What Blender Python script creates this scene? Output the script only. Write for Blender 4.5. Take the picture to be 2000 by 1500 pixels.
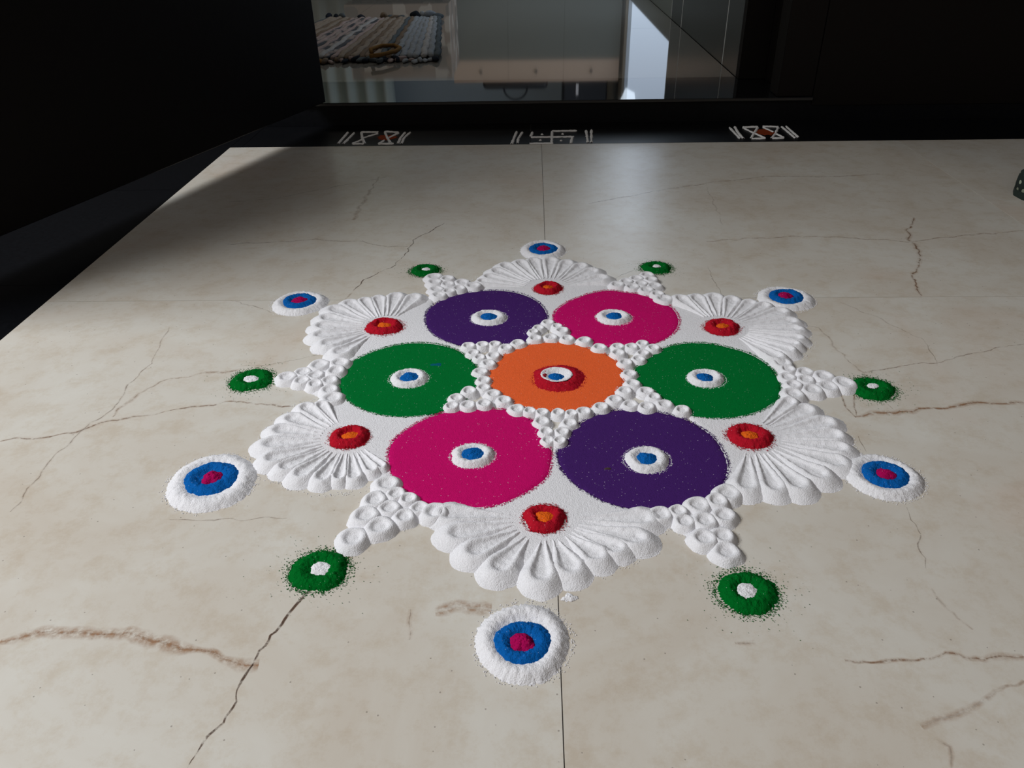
import bpy, bmesh, math, random, json
import numpy as np
from mathutils import Vector, Matrix

# ------------------------------------------------------------------ camera, world, lights
for o in list(bpy.data.objects):
    bpy.data.objects.remove(o, do_unlink=True)
scene = bpy.context.scene
COL = scene.collection
PI = math.pi
random.seed(7)
RNG = np.random.default_rng(11)

# measured layout on the floor, metres, origin at the middle of the rangoli
DATA = json.loads(
  '{"discs":{"purple_far":[[-0.1601,0.1419],[-0.1603,0.1675],[-0.1526,0.1876],[-0.1292,0.2132],[-0.1039,0.2262],[-0.0778,0.2309],[-0.0527,0.2289],[-0.026'
  '3,0.2153],[-0.0076,0.1924],[0.0026,0.1642],[0.0043,0.1404],[-0.0028,0.1104],[-0.0226,0.0834],[-0.0483,0.0691],[-0.0772,0.068],[-0.1065,0.0722],[-0.122'
  '8,0.0802],[-0.1415,0.0964],[-0.154,0.1188]],"magenta_far":[[0.0118,0.1403],[0.0144,0.1641],[0.0322,0.1919],[0.053,0.211],[0.083,0.2272],[0.0949,0.2304'
  '],[0.1144,0.2218],[0.1328,0.2183],[0.1472,0.2066],[0.1672,0.1872],[0.1773,0.1624],[0.1779,0.1358],[0.1705,0.1103],[0.1554,0.0887],[0.1341,0.0743],[0.1'
  '052,0.0667],[0.0772,0.0669],[0.0486,0.0802],[0.0268,0.1033],[0.0161,0.1215]],"green_left":[[-0.2436,-0.0075],[-0.2417,0.0157],[-0.2315,0.0399],[-0.214'
  '3,0.0574],[-0.1848,0.0753],[-0.1566,0.0791],[-0.1298,0.0723],[-0.1135,0.0631],[-0.0967,0.044],[-0.084,0.022],[-0.0775,-0.0048],[-0.0808,-0.0303],[-0.0'
  '936,-0.0557],[-0.1121,-0.0729],[-0.1282,-0.0808],[-0.1501,-0.0856],[-0.1726,-0.0846],[-0.1994,-0.0737],[-0.2166,-0.0615],[-0.2286,-0.048],[-0.2382,-0.'
  '0276]],"green_right":[[0.1033,-0.0068],[0.108,0.0186],[0.1222,0.0402],[0.1408,0.0576],[0.1551,0.069],[0.1831,0.0766],[0.2081,0.0738],[0.2309,0.062],[0'
  '.2512,0.0468],[0.2648,0.0225],[0.2683,-0.003],[0.2671,-0.0251],[0.2574,-0.0505],[0.2414,-0.0687],[0.222,-0.0805],[0.1983,-0.0881],[0.179,-0.0891],[0.1'
  '532,-0.0832],[0.1363,-0.0714],[0.1187,-0.0521],[0.1064,-0.031]],"magenta_near":[[-0.1607,-0.167],[-0.1638,-0.1408],[-0.1609,-0.1249],[-0.1511,-0.1103]'
  ',[-0.1328,-0.0895],[-0.1144,-0.0778],[-0.0885,-0.0709],[-0.0597,-0.07],[-0.0358,-0.075],[-0.0173,-0.0907],[-0.0043,-0.115],[0.0021,-0.1417],[0.0026,-0'
  '.1669],[-0.0033,-0.1915],[-0.0133,-0.2037],[-0.024,-0.2127],[-0.0467,-0.2287],[-0.0607,-0.233],[-0.0826,-0.2331],[-0.0979,-0.2317],[-0.1169,-0.2246],['
  '-0.1353,-0.2093],[-0.151,-0.1902]],"purple_near":[[0.0086,-0.1519],[0.0145,-0.1303],[0.0249,-0.1105],[0.0388,-0.0936],[0.0562,-0.0801],[0.0764,-0.0723'
  '],[0.0965,-0.0723],[0.1157,-0.0753],[0.132,-0.0813],[0.1482,-0.09],[0.1586,-0.1023],[0.1696,-0.1179],[0.1758,-0.139],[0.1776,-0.1626],[0.1725,-0.1865]'
  ',[0.162,-0.2018],[0.1475,-0.2166],[0.128,-0.2281],[0.1082,-0.2345],[0.0878,-0.2367],[0.0732,-0.2332],[0.0505,-0.2241],[0.0369,-0.2125],[0.0213,-0.1945'
  '],[0.011,-0.1749]],"orange":[[-0.0678,-0.006],[-0.0663,0.0125],[-0.0608,0.0279],[-0.0423,0.0588],[-0.0213,0.0728],[-0.0006,0.0793],[0.0201,0.0791],[0.'
  '054,0.0633],[0.0732,0.0492],[0.0866,0.0319],[0.0904,0.007],[0.0877,-0.02],[0.0739,-0.0437],[0.0613,-0.0571],[0.0463,-0.0692],[0.0197,-0.0761],[0.0034,'
  '-0.0761],[-0.0162,-0.0721],[-0.0367,-0.0599],[-0.0538,-0.0443],[-0.0651,-0.0271]]},"eyes":{"purple_far":[[-0.0744,0.1445,0.024,0.0179],[-0.0743,0.1455'
  ',0.013,0.0063]],"magenta_far":[[0.0924,0.1443,0.0238,0.0163],[0.0929,0.146,0.0115,0.0055]],"green_left":[[-0.1612,-0.0077,0.023,0.0191],[-0.1604,-0.00'
  '77,0.0136,0.0085]],"green_right":[[0.1855,-0.0099,0.0221,0.017],[0.1821,-0.0104,0.0112,0.0061]],"magenta_near":[[-0.0765,-0.155,0.0225,0.0184],[-0.077'
  '6,-0.1551,0.0134,0.0107]],"purple_near":[[0.0981,-0.1616,0.0234,0.0172],[0.0969,-0.1621,0.0119,0.0083]],"orange":[[0.0143,-0.0079,0.0305,0.026],[0.011'
  '7,-0.0071,0.0154,0.013],[0.01,-0.0101,0.0095,0.0061]]},"targets":[[[0.001,0.3793,0.0359,0.0393],[0.001,0.379,0.0253,0.0212],[0.0006,0.3767,0.0126,0.00'
  '58]],[[0.3342,0.2005,0.0392,0.0377],[0.3361,0.2052,0.0246,0.0199],[0.3352,0.2015,0.0105,0.003]],[[0.3224,-0.1863,0.0365,0.0345],[0.3236,-0.1846,0.0222'
  ',0.0191],[0.3233,-0.185,0.0097,0.0057]],[[-0.0233,-0.3824,0.0365,0.0377],[-0.024,-0.385,0.022,0.0211],[-0.0236,-0.3818,0.0105,0.0093]],[[-0.3292,-0.19'
  '39,0.0435,0.0375],[-0.3321,-0.1903,0.0271,0.0217],[-0.3299,-0.1915,0.0117,0.0074]],[[-0.3436,0.1955,0.0389,0.0365],[-0.3443,0.1987,0.0244,0.0185],[-0.'
  '3433,0.1934,0.0116,0.0031]]],"rosettes":[[[0.0063,0.2342,0.0202,0.0199],[0.0051,0.2318,0.008,0.0041]],[[0.2288,0.1153,0.0224,0.0196],[0.2297,0.1159,0.'
  '0082,0.0037]],[[0.2083,-0.1229,0.0229,0.0206],[0.2081,-0.124,0.0089,0.0042]],[[-0.0053,-0.2477,0.0193,0.0196],[-0.0054,-0.2484,0.0095,0.0067]],[[-0.20'
  '86,-0.1236,0.0206,0.0209],[-0.2063,-0.1251,0.0094,0.0065]],[[-0.2105,0.1207,0.0238,0.0215],[-0.2113,0.1235,0.0098,0.0075]]],"greens":[[[-0.1783,0.3038'
  ',0.0223,0.022],[-0.1777,0.3088,0.0067,0.0038]],[[0.1708,0.3088,0.0227,0.021],[0.1716,0.3147,0.0062,0.0057]],[[0.3694,-0.0287,0.0246,0.0237],[0.3714,-0'
  '.0213,0.0069,0.0046]],[[0.1572,-0.332,0.0243,0.0212],[0.1564,-0.3302,0.0097,0.0068]],[[-0.1964,-0.311,0.0246,0.0208],[-0.1951,-0.3078,0.0098,0.0064]],'
  '[[-0.3473,-0.0075,0.0248,0.0225],[-0.3501,-0.0059,0.0095,0.0049]]],"tris":[[[-0.1617,0.2726],[-0.1412,0.2651],[-0.1581,0.2529],[-0.1183,0.2524],[-0.13'
  '88,0.2474],[-0.1018,0.24],[-0.1535,0.2305],[-0.1212,0.2317],[-0.135,0.2218],[-0.1485,0.2104]],[[0.1528,0.2752],[0.1356,0.263],[0.1558,0.2574],[0.1197,'
  '0.2526],[0.1401,0.2437],[0.1591,0.2383],[0.1054,0.2424],[0.1265,0.2336],[0.1449,0.2233],[0.1589,0.2099],[0.1661,0.1953]],[[0.3384,-0.0234],[0.319,-0.0'
  '298],[0.2987,-0.0362],[0.3018,0.0012],[0.3202,-0.0079],[0.2983,-0.0145],[0.2814,0.0223],[0.2833,0.0071],[0.2785,-0.0099],[0.28,-0.0275],[0.2749,-0.045'
  '5]],[[0.1494,-0.2899],[0.1328,-0.2745],[0.1503,-0.2712],[0.1194,-0.2532],[0.1384,-0.2517],[0.1562,-0.2449],[0.1002,-0.2438],[0.1161,-0.2396],[0.1358,-'
  '0.2305],[0.1541,-0.2255],[0.166,-0.2139]],[[-0.1742,-0.2753],[-0.153,-0.2609],[-0.1686,-0.2462],[-0.1638,-0.225],[-0.1486,-0.2364],[-0.1328,-0.2474],['
  '-0.156,-0.2021],[-0.1449,-0.2163],[-0.1323,-0.2235],[-0.1202,-0.2356],[-0.1054,-0.2411]],[[-0.3061,-0.0073],[-0.2895,0.0041],[-0.2737,0.0206],[-0.2858'
  ',-0.0153],[-0.2731,-0.0029],[-0.2682,-0.0232],[-0.2498,0.0253],[-0.2506,0.0063],[-0.2534,-0.0143],[-0.249,-0.0342],[-0.2417,-0.0512]]],"star":[[-0.096'
  '2,0.0643],[-0.0784,0.0667],[-0.063,0.0679],[-0.0493,0.0601],[-0.0886,0.0464],[-0.0804,0.0352],[-0.0637,0.04],[-0.0691,0.0219],[-0.0773,0.0031],[-0.072'
  '7,-0.0151],[-0.0719,-0.0316],[-0.0342,0.0716],[0.0041,0.1259],[-0.0082,0.1119],[0.0159,0.1159],[-0.0148,0.1009],[-0.0122,0.0833],[0.0073,0.0871],[0.02'
  '21,0.1033],[0.028,0.083],[0.049,0.0775],[0.0671,0.0605],[0.09,0.0617],[0.107,0.0615],[0.1212,0.0692],[0.1331,0.0575],[0.119,0.0451],[0.1118,0.0316],[0'
  '.0884,0.0453],[0.0956,0.0233],[0.0977,-0.0023],[0.0984,-0.0235],[0.0881,-0.0386],[0.1122,-0.0397],[0.1193,-0.0513],[0.0755,-0.0563],[0.059,-0.0715],[0'
  '.0914,-0.0665],[0.1089,-0.0706],[0.129,-0.0666],[0.1463,-0.0776],[0.0395,-0.0803],[0.026,-0.0842],[0.0116,-0.0822],[0.0231,-0.1014],[0.0149,-0.1171],['
  '0.0118,-0.1332],[-0.0056,-0.0822],[-0.019,-0.0792],[-0.033,-0.0752],[-0.0476,-0.058],[-0.0607,-0.0445],[-0.0884,-0.0391],[-0.1017,-0.0537],[-0.1056,-0'
  '.0691],[-0.0876,-0.0671],[-0.0701,-0.0641],[-0.0063,-0.0985],[-0.0017,-0.1171],[-0.0003,-0.1323]],"fans":[{"c":[0.0059,0.2362],"ends":[[-0.0924,0.2562'
  '],[-0.0826,0.2703],[-0.0713,0.2921],[-0.0581,0.3107],[-0.0349,0.3219],[-0.0145,0.3293],[0.0123,0.3309],[0.0371,0.3207],[0.0583,0.3089],[0.074,0.2899],'
  '[0.0858,0.2644]],"base":[[0.0083,0.1335],[-0.0057,0.1602],[-0.0305,0.201],[-0.0597,0.2177],[-0.0892,0.2248],[-0.084,0.2661],[-0.0584,0.2949],[-0.0239,'
  '0.317],[0.0121,0.3203],[0.0459,0.3083],[0.0749,0.2782],[0.0943,0.2393],[0.0629,0.2064],[0.0331,0.1782],[0.0183,0.151]]},{"c":[0.2291,0.1177],"ends":[['
  '0.1879,0.1956],[0.211,0.1985],[0.2363,0.2014],[0.2588,0.1916],[0.2817,0.1819],[0.2987,0.1724],[0.3158,0.1541],[0.3219,0.1277],[0.3221,0.1053],[0.3171,'
  '0.0812],[0.3091,0.0644],[0.2977,0.0505],[0.2789,0.0359]],"base":[[0.125,0.0619],[0.15,0.0905],[0.1659,0.132],[0.1657,0.1767],[0.1886,0.189],[0.2341,0.'
  '1885],[0.2627,0.1757],[0.2964,0.1453],[0.3083,0.1028],[0.3034,0.0735],[0.2736,0.0325],[0.2555,0.009],[0.2412,0.0511],[0.207,0.0678],[0.1688,0.0668]]},'
  '{"c":[0.2084,-0.1211],"ends":[[0.2675,-0.0617],[0.2811,-0.0757],[0.2941,-0.1006],[0.2964,-0.1242],[0.2944,-0.1459],[0.2839,-0.1683],[0.2603,-0.188],[0'
  '.2352,-0.204],[0.2116,-0.2063],[0.1858,-0.2041]],"base":[[0.148,-0.0789],[0.1831,-0.0828],[0.2181,-0.0741],[0.249,-0.051],[0.2701,-0.0562],[0.2848,-0.'
  '0907],[0.2882,-0.1273],[0.2746,-0.1571],[0.2461,-0.1852],[0.2098,-0.1929],[0.1797,-0.1968],[0.1659,-0.2044],[0.1691,-0.1775],[0.1724,-0.136],[0.1621,-'
  '0.1074]]},{"c":[-0.0051,-0.2457],"ends":[[-0.0939,-0.243],[-0.0842,-0.269],[-0.0664,-0.2915],[-0.0446,-0.3099],[-0.0095,-0.32],[0.0154,-0.3101],[0.038'
  '6,-0.2964],[0.0573,-0.2872],[0.0762,-0.2753],[0.0847,-0.2491]],"base":[[0.0065,-0.1343],[-0.0012,-0.1817],[-0.0211,-0.2048],[-0.0545,-0.2247],[-0.0878'
  ',-0.2277],[-0.0955,-0.2376],[-0.0796,-0.271],[-0.0424,-0.3005],[-0.0093,-0.3074],[0.0186,-0.2983],[0.0553,-0.2767],[0.0776,-0.2573],[0.086,-0.2369],[0'
  '.0556,-0.2201],[0.0281,-0.1971],[0.0134,-0.1656]]},{"c":[-0.2094,-0.1217],"ends":[[-0.2525,-0.0644],[-0.2683,-0.0704],[-0.2785,-0.0921],[-0.2861,-0.11'
  '3],[-0.2887,-0.1382],[-0.2791,-0.1639],[-0.263,-0.177],[-0.2438,-0.1881],[-0.2211,-0.1944],[-0.2041,-0.1943],[-0.1894,-0.1927],[-0.1733,-0.1817],[-0.1'
  '64,-0.1769]],"base":[[-0.1181,-0.0704],[-0.1568,-0.0783],[-0.1982,-0.0682],[-0.2259,-0.0444],[-0.2519,-0.0336],[-0.262,-0.065],[-0.2803,-0.1041],[-0.2'
  '824,-0.136],[-0.2635,-0.1659],[-0.2285,-0.1821],[-0.1929,-0.182],[-0.1556,-0.1937],[-0.1498,-0.1819],[-0.1601,-0.1447],[-0.1467,-0.1108]]},{"c":[-0.21'
  '14,0.1231],"ends":[[-0.1816,0.2032],[-0.2082,0.2068],[-0.2318,0.2005],[-0.2509,0.1943],[-0.2713,0.1881],[-0.2888,0.1695],[-0.2939,0.1424],[-0.2954,0.1'
  '192],[-0.2909,0.094],[-0.2767,0.0725],[-0.256,0.0492]],"base":[[-0.0995,0.0635],[-0.128,0.0927],[-0.1475,0.1206],[-0.1546,0.1725],[-0.1539,0.2123],[-0'
  '.181,0.1964],[-0.231,0.1937],[-0.2711,0.1784],[-0.2867,0.1362],[-0.2773,0.0939],[-0.2524,0.0543],[-0.2466,0.0115],[-0.2358,0.0355],[-0.2078,0.0565],[-'
  '0.1654,0.0757],[-0.1254,0.0662]]}],"signs":[[[[-0.4627,1.1176],[-0.4652,1.0192]],[[-0.4462,1.1135],[-0.4527,1.0157]],[[-0.4299,1.1195],[-0.3877,1.1177'
  ']],[[-0.4299,1.1195],[-0.4195,1.0734],[-0.4034,1.0185]],[[-0.3872,1.1044],[-0.4177,1.0638]],[[-0.4153,1.0511],[-0.4324,1.0179]],[[-0.4321,1.0167],[-0.'
  '4028,1.0155]],[[-0.3739,1.1237],[-0.3384,1.1135]],[[-0.3734,1.1204],[-0.357,1.0613],[-0.3425,1.0173]],[[-0.3377,1.1089],[-0.3549,1.0643]],[[-0.3616,1.'
  '0426],[-0.3709,1.0136]],[[-0.3707,1.0124],[-0.3354,1.014]],[[-0.3225,1.1115],[-0.3271,1.06],[-0.3254,1.0136]],[[-0.3103,1.111],[-0.3186,1.0597],[-0.31'
  '68,1.0115]]],[[[-0.0539,1.1065],[-0.0635,1.0003]],[[-0.0401,1.1027],[-0.0494,1.0423],[-0.0496,1.0027]],[[0.0309,1.1062],[0.0279,1.0056]],[[0.031,1.109'
  '5],[0.0901,1.1102]],[[0.0311,1.0025],[-0.0227,1.0016]],[[-0.0195,1.0567],[0.0808,1.057]],[[-0.0161,1.1016],[-0.0203,1.0599]],[[0.0774,1.0559],[0.0708,'
  '0.9979]],[[0.0059,1.0812],[0.0079,1.0811]],[[-0.0004,1.0311],[0.0054,1.0308]],[[0.0533,1.0824],[0.0566,1.0822]],[[0.0473,1.026],[0.0523,1.0258]],[[0.1'
  '125,1.1125],[0.1102,1.0053]],[[0.1255,1.1153],[0.1183,1.005]]],[[[0.4557,1.1251],[0.4583,1.0236]],[[0.4698,1.1312],[0.4657,1.0785],[0.466,1.0251]],[[0'
  '.4864,1.125],[0.5239,1.1287]],[[0.487,1.1203],[0.5005,1.0706],[0.5158,1.0261]],[[0.5222,1.1221],[0.499,1.0643],[0.4844,1.0274]],[[0.4834,1.0232],[0.51'
  '54,1.0249]],[[0.5356,1.1316],[0.5714,1.1253]],[[0.5348,1.1215],[0.5489,1.0782]],[[0.5496,1.0621],[0.5591,1.0305]],[[0.57,1.1199],[0.548,1.0622],[0.530'
  '2,1.0255]],[[0.5296,1.0231],[0.5583,1.0274]],[[0.5802,1.1262],[0.5831,1.0233]],[[0.5912,1.1291],[0.592,1.0291]]]],"smears":[[[-0.3782,1.0916],[-0.3454'
  ',1.0902],[-0.3388,1.058],[-0.3601,1.0432],[-0.3808,1.066]],[[-0.0044,1.0618],[0.016,1.0782],[0.0428,1.0706],[0.0439,1.0516],[0.0221,1.0432]],[[0.5169,'
  '1.103],[0.5377,1.1054],[0.5501,1.082],[0.5329,1.0541],[0.5074,1.071]]],"veins":[[1.2,0.8,1,[[-0.4272,-0.386],[-0.4062,-0.3804],[-0.3838,-0.3768],[-0.3'
  '579,-0.38],[-0.3268,-0.3773],[-0.2995,-0.3849],[-0.2732,-0.3913],[-0.2517,-0.3967],[-0.2329,-0.4066],[-0.2199,-0.4051]]],[1.2,1,0,[[-0.2428,-0.4853],['
  '-0.2378,-0.4671],[-0.2304,-0.4479],[-0.2252,-0.4188],[-0.2239,-0.3918],[-0.2203,-0.3774],[-0.2118,-0.3573],[-0.2004,-0.337],[-0.1899,-0.3087]]],[1.0,0'
  '.7,0.6,[[-0.1845,-0.3133],[-0.1713,-0.2924],[-0.1623,-0.2805]]],[0.8,0.8,0.4,[[-0.5808,-0.1275],[-0.5512,-0.1212],[-0.5111,-0.1129],[-0.478,-0.0881],['
  '-0.4174,-0.0683],[-0.3643,-0.054],[-0.347,-0.053],[-0.3103,-0.0583],[-0.279,-0.0625]]],[0.7,0.45,0.5,[[-0.4803,-0.0832],[-0.4795,-0.0661],[-0.4719,-0.'
  '0367],[-0.4594,-0.009],[-0.4103,0.0081],[-0.3697,0.0173]]],[0.7,0.45,0.2,[[-0.5054,-0.238],[-0.5044,-0.2048],[-0.507,-0.1522],[-0.5004,-0.1119],[-0.49'
  '02,-0.0681],[-0.4882,0.0449],[-0.5013,0.1256]]],[0.9,1,0,[[-0.1691,0.505],[-0.1934,0.4599],[-0.2131,0.4306],[-0.214,0.387],[-0.2291,0.3225],[-0.252,0.'
  '2944],[-0.2659,0.2726],[-0.2758,0.2376]]],[1.3,0.5,0.6,[[-0.2768,0.2275],[-0.2816,0.2076]]],[0.8,0.55,0.2,[[-0.5242,0.4165],[-0.4568,0.4196],[-0.3704,'
  '0.4336],[-0.304,0.4234],[-0.2668,0.4051],[-0.2157,0.3998]]],[1.1,0.9,0.5,[[0.6397,0.514],[0.6045,0.455],[0.5912,0.4063],[0.5876,0.3685],[0.5694,0.3194'
  '],[0.5384,0.2738],[0.5335,0.2391],[0.5246,0.2094]]],[0.7,0.6,0.4,[[0.2662,0.4125],[0.3349,0.4243],[0.4197,0.4316],[0.4849,0.428],[0.5462,0.4158],[0.58'
  '55,0.4021],[0.6652,0.4267],[0.7924,0.4511]]],[0.8,0.55,0.4,[[0.0871,0.5982],[0.156,0.633],[0.2383,0.675],[0.3441,0.7184],[0.4507,0.7474],[0.5898,0.743'
  '1],[0.6748,0.7569]]],[0.5,0.35,0.2,[[0.3185,0.688],[0.3131,0.5869],[0.3076,0.4848]]],[0.5,0.45,0.1,[[0.25,0.315],[0.2479,0.269],[0.2494,0.2394],[0.249'
  '8,0.2062]]],[1.0,0.9,0.8,[[0.3308,-0.0836],[0.3656,-0.0778],[0.4012,-0.0711],[0.4363,-0.0662],[0.4671,-0.0593],[0.5233,-0.0574]]],[0.6,0.7,0.5,[[0.330'
  '3,-0.0393],[0.3281,-0.0659],[0.3312,-0.0855]]],[0.6,0.6,0.4,[[0.3469,-0.0341],[0.3326,-0.0817]]],[0.6,0.6,0.2,[[0.3742,0.0066],[0.4014,0.0157],[0.4405'
  ',0.0237],[0.4878,0.0353],[0.5329,0.0534],[0.5924,0.0732]]],[0.9,0.7,0.7,[[0.2138,-0.397],[0.2401,-0.3963],[0.2708,-0.3942],[0.2903,-0.3922],[0.3068,-0'
  '.3966],[0.3458,-0.3926]]],[0.5,0.6,0.1,[[0.3216,-0.1188],[0.3203,-0.1458]]],[0.5,0.5,0.1,[[0.3268,-0.228],[0.3248,-0.2551],[0.3186,-0.2806],[0.3119,-0'
  '.3045]]],[0.5,0.55,0.1,[[-0.3758,0.0245],[-0.3423,0.0304],[-0.3281,0.0365],[-0.3078,0.0438],[-0.2768,0.0536]]],[0.5,0.5,0.2,[[-0.4534,0.208],[-0.427,0'
  '.1947],[-0.3971,0.1801],[-0.3755,0.1675]]],[0.6,0.3,0.6,[[0.2471,-0.4504],[0.2678,-0.4424],[0.2969,-0.4323],[0.3349,-0.4133]]],[0.6,0.25,0.3,[[0.3072,'
  '-0.327],[0.31,-0.3481],[0.3204,-0.368]]],[1.5,0.4,0.5,[[0.1366,-0.382],[0.1521,-0.3814]]],[0.6,0.5,0.4,[[-0.1136,-0.3513],[-0.1103,-0.3813]]],[0.8,0.3'
  '5,0.7,[[-0.3323,0.5236],[-0.332,0.6461],[-0.3287,0.7717]]],[0.6,0.3,0.4,[[-0.5948,0.6241],[-0.5206,0.6365],[-0.435,0.6879],[-0.3077,0.771]]],[0.6,0.5,'
  '0.0,[[0.0431,0.2455],[0.0885,0.2588],[0.1382,0.3035]]],[0.5,0.35,0.2,[[0.465,0.0247],[0.4743,0.0898],[0.4338,0.1532],[0.4061,0.1917]]],[2.5,0.3,1,[[-0'
  '.0936,-0.3538],[-0.0735,-0.35],[-0.0489,-0.3508]]],[0.6,0.3,0.3,[[0.2356,0.178],[0.3554,0.118],[0.3616,0.0397],[0.3751,-0.007],[0.3769,-0.07]]],[0.6,0'
  '.35,0.1,[[-0.3508,-0.2478],[-0.3162,-0.2511],[-0.2797,-0.2469],[-0.2421,-0.2454]]],[0.6,0.3,0.4,[[0.2508,-0.4578],[0.2576,-0.4651],[0.2539,-0.4792]]]]'
  ',"cam":[-0.01521,-0.7715,0.48034],"rot":[0.5663097544952382,0.019768891455646774,0.03279852576085288,1503.4190553725464]}')


def make_camera():
    pitch, roll, az, f = DATA['rot']
    cam = bpy.data.cameras.new('camera')
    cam.sensor_fit = 'HORIZONTAL'; cam.sensor_width = 36.0
    cam.lens = f / 2000.0 * 36.0
    cam.clip_start = 0.02; cam.clip_end = 60
    ob = bpy.data.objects.new('camera', cam)
    COL.objects.link(ob)
    fw = Vector((0, math.cos(pitch), -math.sin(pitch)))
    right = Vector((1, 0, 0)); up = right.cross(fw)
    r2 = right * math.cos(roll) + up * math.sin(roll) * 1.0
    u2 = up * math.cos(roll) - right * math.sin(roll)
    # image x grows with u*cos(roll) - v*sin(roll)
    r2 = right * math.cos(roll) - up * math.sin(roll)
    u2 = up * math.cos(roll) + right * math.sin(roll)
    m = Matrix((r2, u2, -fw)).transposed()
    m = Matrix.Rotation(az, 3, 'Z') @ m
    ob.matrix_world = Matrix.Translation(DATA['cam']) @ m.to_4x4()
    cam.dof.use_dof = False
    scene.camera = ob
make_camera()

world = bpy.data.worlds.new('world'); scene.world = world
world.use_nodes = True
wb = world.node_tree.nodes['Background']
wb.inputs['Color'].default_value = (1.0, 0.82, 0.66, 1); wb.inputs['Strength'].default_value = 0.17

def area(name, loc, target, sx, sy, power, color):
    l = bpy.data.lights.new(name, 'AREA'); l.shape = 'RECTANGLE'; l.size = sx; l.size_y = sy
    l.energy = power; l.color = color
    o = bpy.data.objects.new(name, l); COL.objects.link(o)
    o.location = loc
    d = Vector(target) - Vector(loc)
    o.rotation_euler = d.to_track_quat('-Z', 'Y').to_euler()
    return o
area('daylight_from_open_side', (-2.1, -0.48, 1.95), (-0.30, -0.25, 0.0), 1.3, 0.9, 76, (0.97, 0.985, 1.0))
area('fill_behind_camera', (-0.4, -2.9, 2.2), (0.0, 0.0, 0.0), 2.2, 1.0, 10, (1.0, 0.95, 0.90))  # added soft fill, stands for no known source

scene.view_settings.view_transform = 'Standard'
scene.view_settings.look = 'None'
scene.view_settings.exposure = 0.0
scene.view_settings.gamma = 1.0
scene.view_settings.use_curve_mapping = False

# ------------------------------------------------------------------ helpers
def tag(o, label=None, cat=None, group=None, kind=None):
    if label: o['label'] = label
    if cat: o['category'] = cat
    if group: o['group'] = group
    if kind: o['kind'] = kind
    return o

def empty(name, loc, label=None, cat=None, group=None, kind=None, rz=0):
    o = bpy.data.objects.new(name, None); COL.objects.link(o)
    o.location = loc; o.rotation_euler = (0, 0, rz); o.empty_display_size = 0.02
    return tag(o, label, cat, group, kind)

def meshdata(name, v, f, mat, smooth=True):
    """v (n,3) array, f list of faces or (m,k) int array"""
    me = bpy.data.meshes.new(name)
    v = np.asarray(v, dtype=np.float32)
    if isinstance(f, np.ndarray):
        m, k = f.shape
        me.vertices.add(len(v)); me.vertices.foreach_set('co', v.ravel())
        me.loops.add(m * k); me.loops.foreach_set('vertex_index', f.astype(np.int32).ravel())
        me.polygons.add(m); me.polygons.foreach_set('loop_start', np.arange(0, m * k, k, dtype=np.int32))
        me.update(calc_edges=True)
    else:
        me.from_pydata([tuple(map(float, p)) for p in v], [], f)
    me.validate()
    if smooth:
        me.polygons.foreach_set('use_smooth', np.ones(len(me.polygons), dtype=bool))
    me.materials.append(mat)
    me.update()
    return me

def link(name, me, parent=None, loc=(0, 0, 0), **kw):
    o = bpy.data.objects.new(name, me); COL.objects.link(o)
    o.location = loc
    if parent: o.parent = parent
    return tag(o, **kw)

def bm_obj(name, bm, mat, parent=None, smooth=False, loc=(0, 0, 0), **kw):
    me = bpy.data.meshes.new(name); bm.normal_update(); bm.to_mesh(me); bm.free()
    if smooth: me.polygons.foreach_set('use_smooth', np.ones(len(me.polygons), dtype=bool))
    me.materials.append(mat)
    return link(name, me, parent, loc, **kw)

def box_bm(x0, x1, y0, y1, z0, z1, bev=0.0, seg=1, bm=None):
    b = bm or bmesh.new()
    r = bmesh.ops.create_cube(b, size=1.0)
    for v in r['verts']:
        v.co = Vector(((x0 + x1) / 2 + v.co.x * (x1 - x0), (y0 + y1) / 2 + v.co.y * (y1 - y0), (z0 + z1) / 2 + v.co.z * (z1 - z0)))
    if bev > 0:
        es = list({e for v in r['verts'] for e in v.link_edges})
        bmesh.ops.bevel(b, geom=es, offset=bev, segments=seg, affect='EDGES', profile=0.5)
    return b

def box(name, x0, x1, y0, y1, z0, z1, mat, parent=None, bev=0.0, origin=(0, 0, 0), **kw):
    ox, oy, oz = origin
    return bm_obj(name, box_bm(x0 - ox, x1 - ox, y0 - oy, y1 - oy, z0 - oz, z1 - oz, bev), mat, parent, **kw)

_h = RNG.random((256, 256))
def vnoise(x, y, s=1.0, seed=0):
    """smooth value noise, 0..1"""
    x = np.asarray(x) * s + seed * 17.3; y = np.asarray(y) * s + seed * 9.1
    xi = np.floor(x).astype(int); yi = np.floor(y).astype(int)
    fx = x - xi; fy = y - yi
    fx = fx * fx * (3 - 2 * fx); fy = fy * fy * (3 - 2 * fy)
    a = _h[xi % 256, yi % 256]; b = _h[(xi + 1) % 256, yi % 256]
    c = _h[xi % 256, (yi + 1) % 256]; d = _h[(xi + 1) % 256, (yi + 1) % 256]
    return (a * (1 - fx) + b * fx) * (1 - fy) + (c * (1 - fx) + d * fx) * fy

# ------------------------------------------------------------------ materials
def newmat(name):
    m = bpy.data.materials.new(name); m.use_nodes = True
    nt = m.node_tree; b = nt.nodes['Principled BSDF']
    return m, nt, b

def N(nt, t, **kw):
    n = nt.nodes.new(t)
    for k, v in kw.items():
        if k in n.inputs: n.inputs[k].default_value = v
        else: setattr(n, k, v)
    return n

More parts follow.
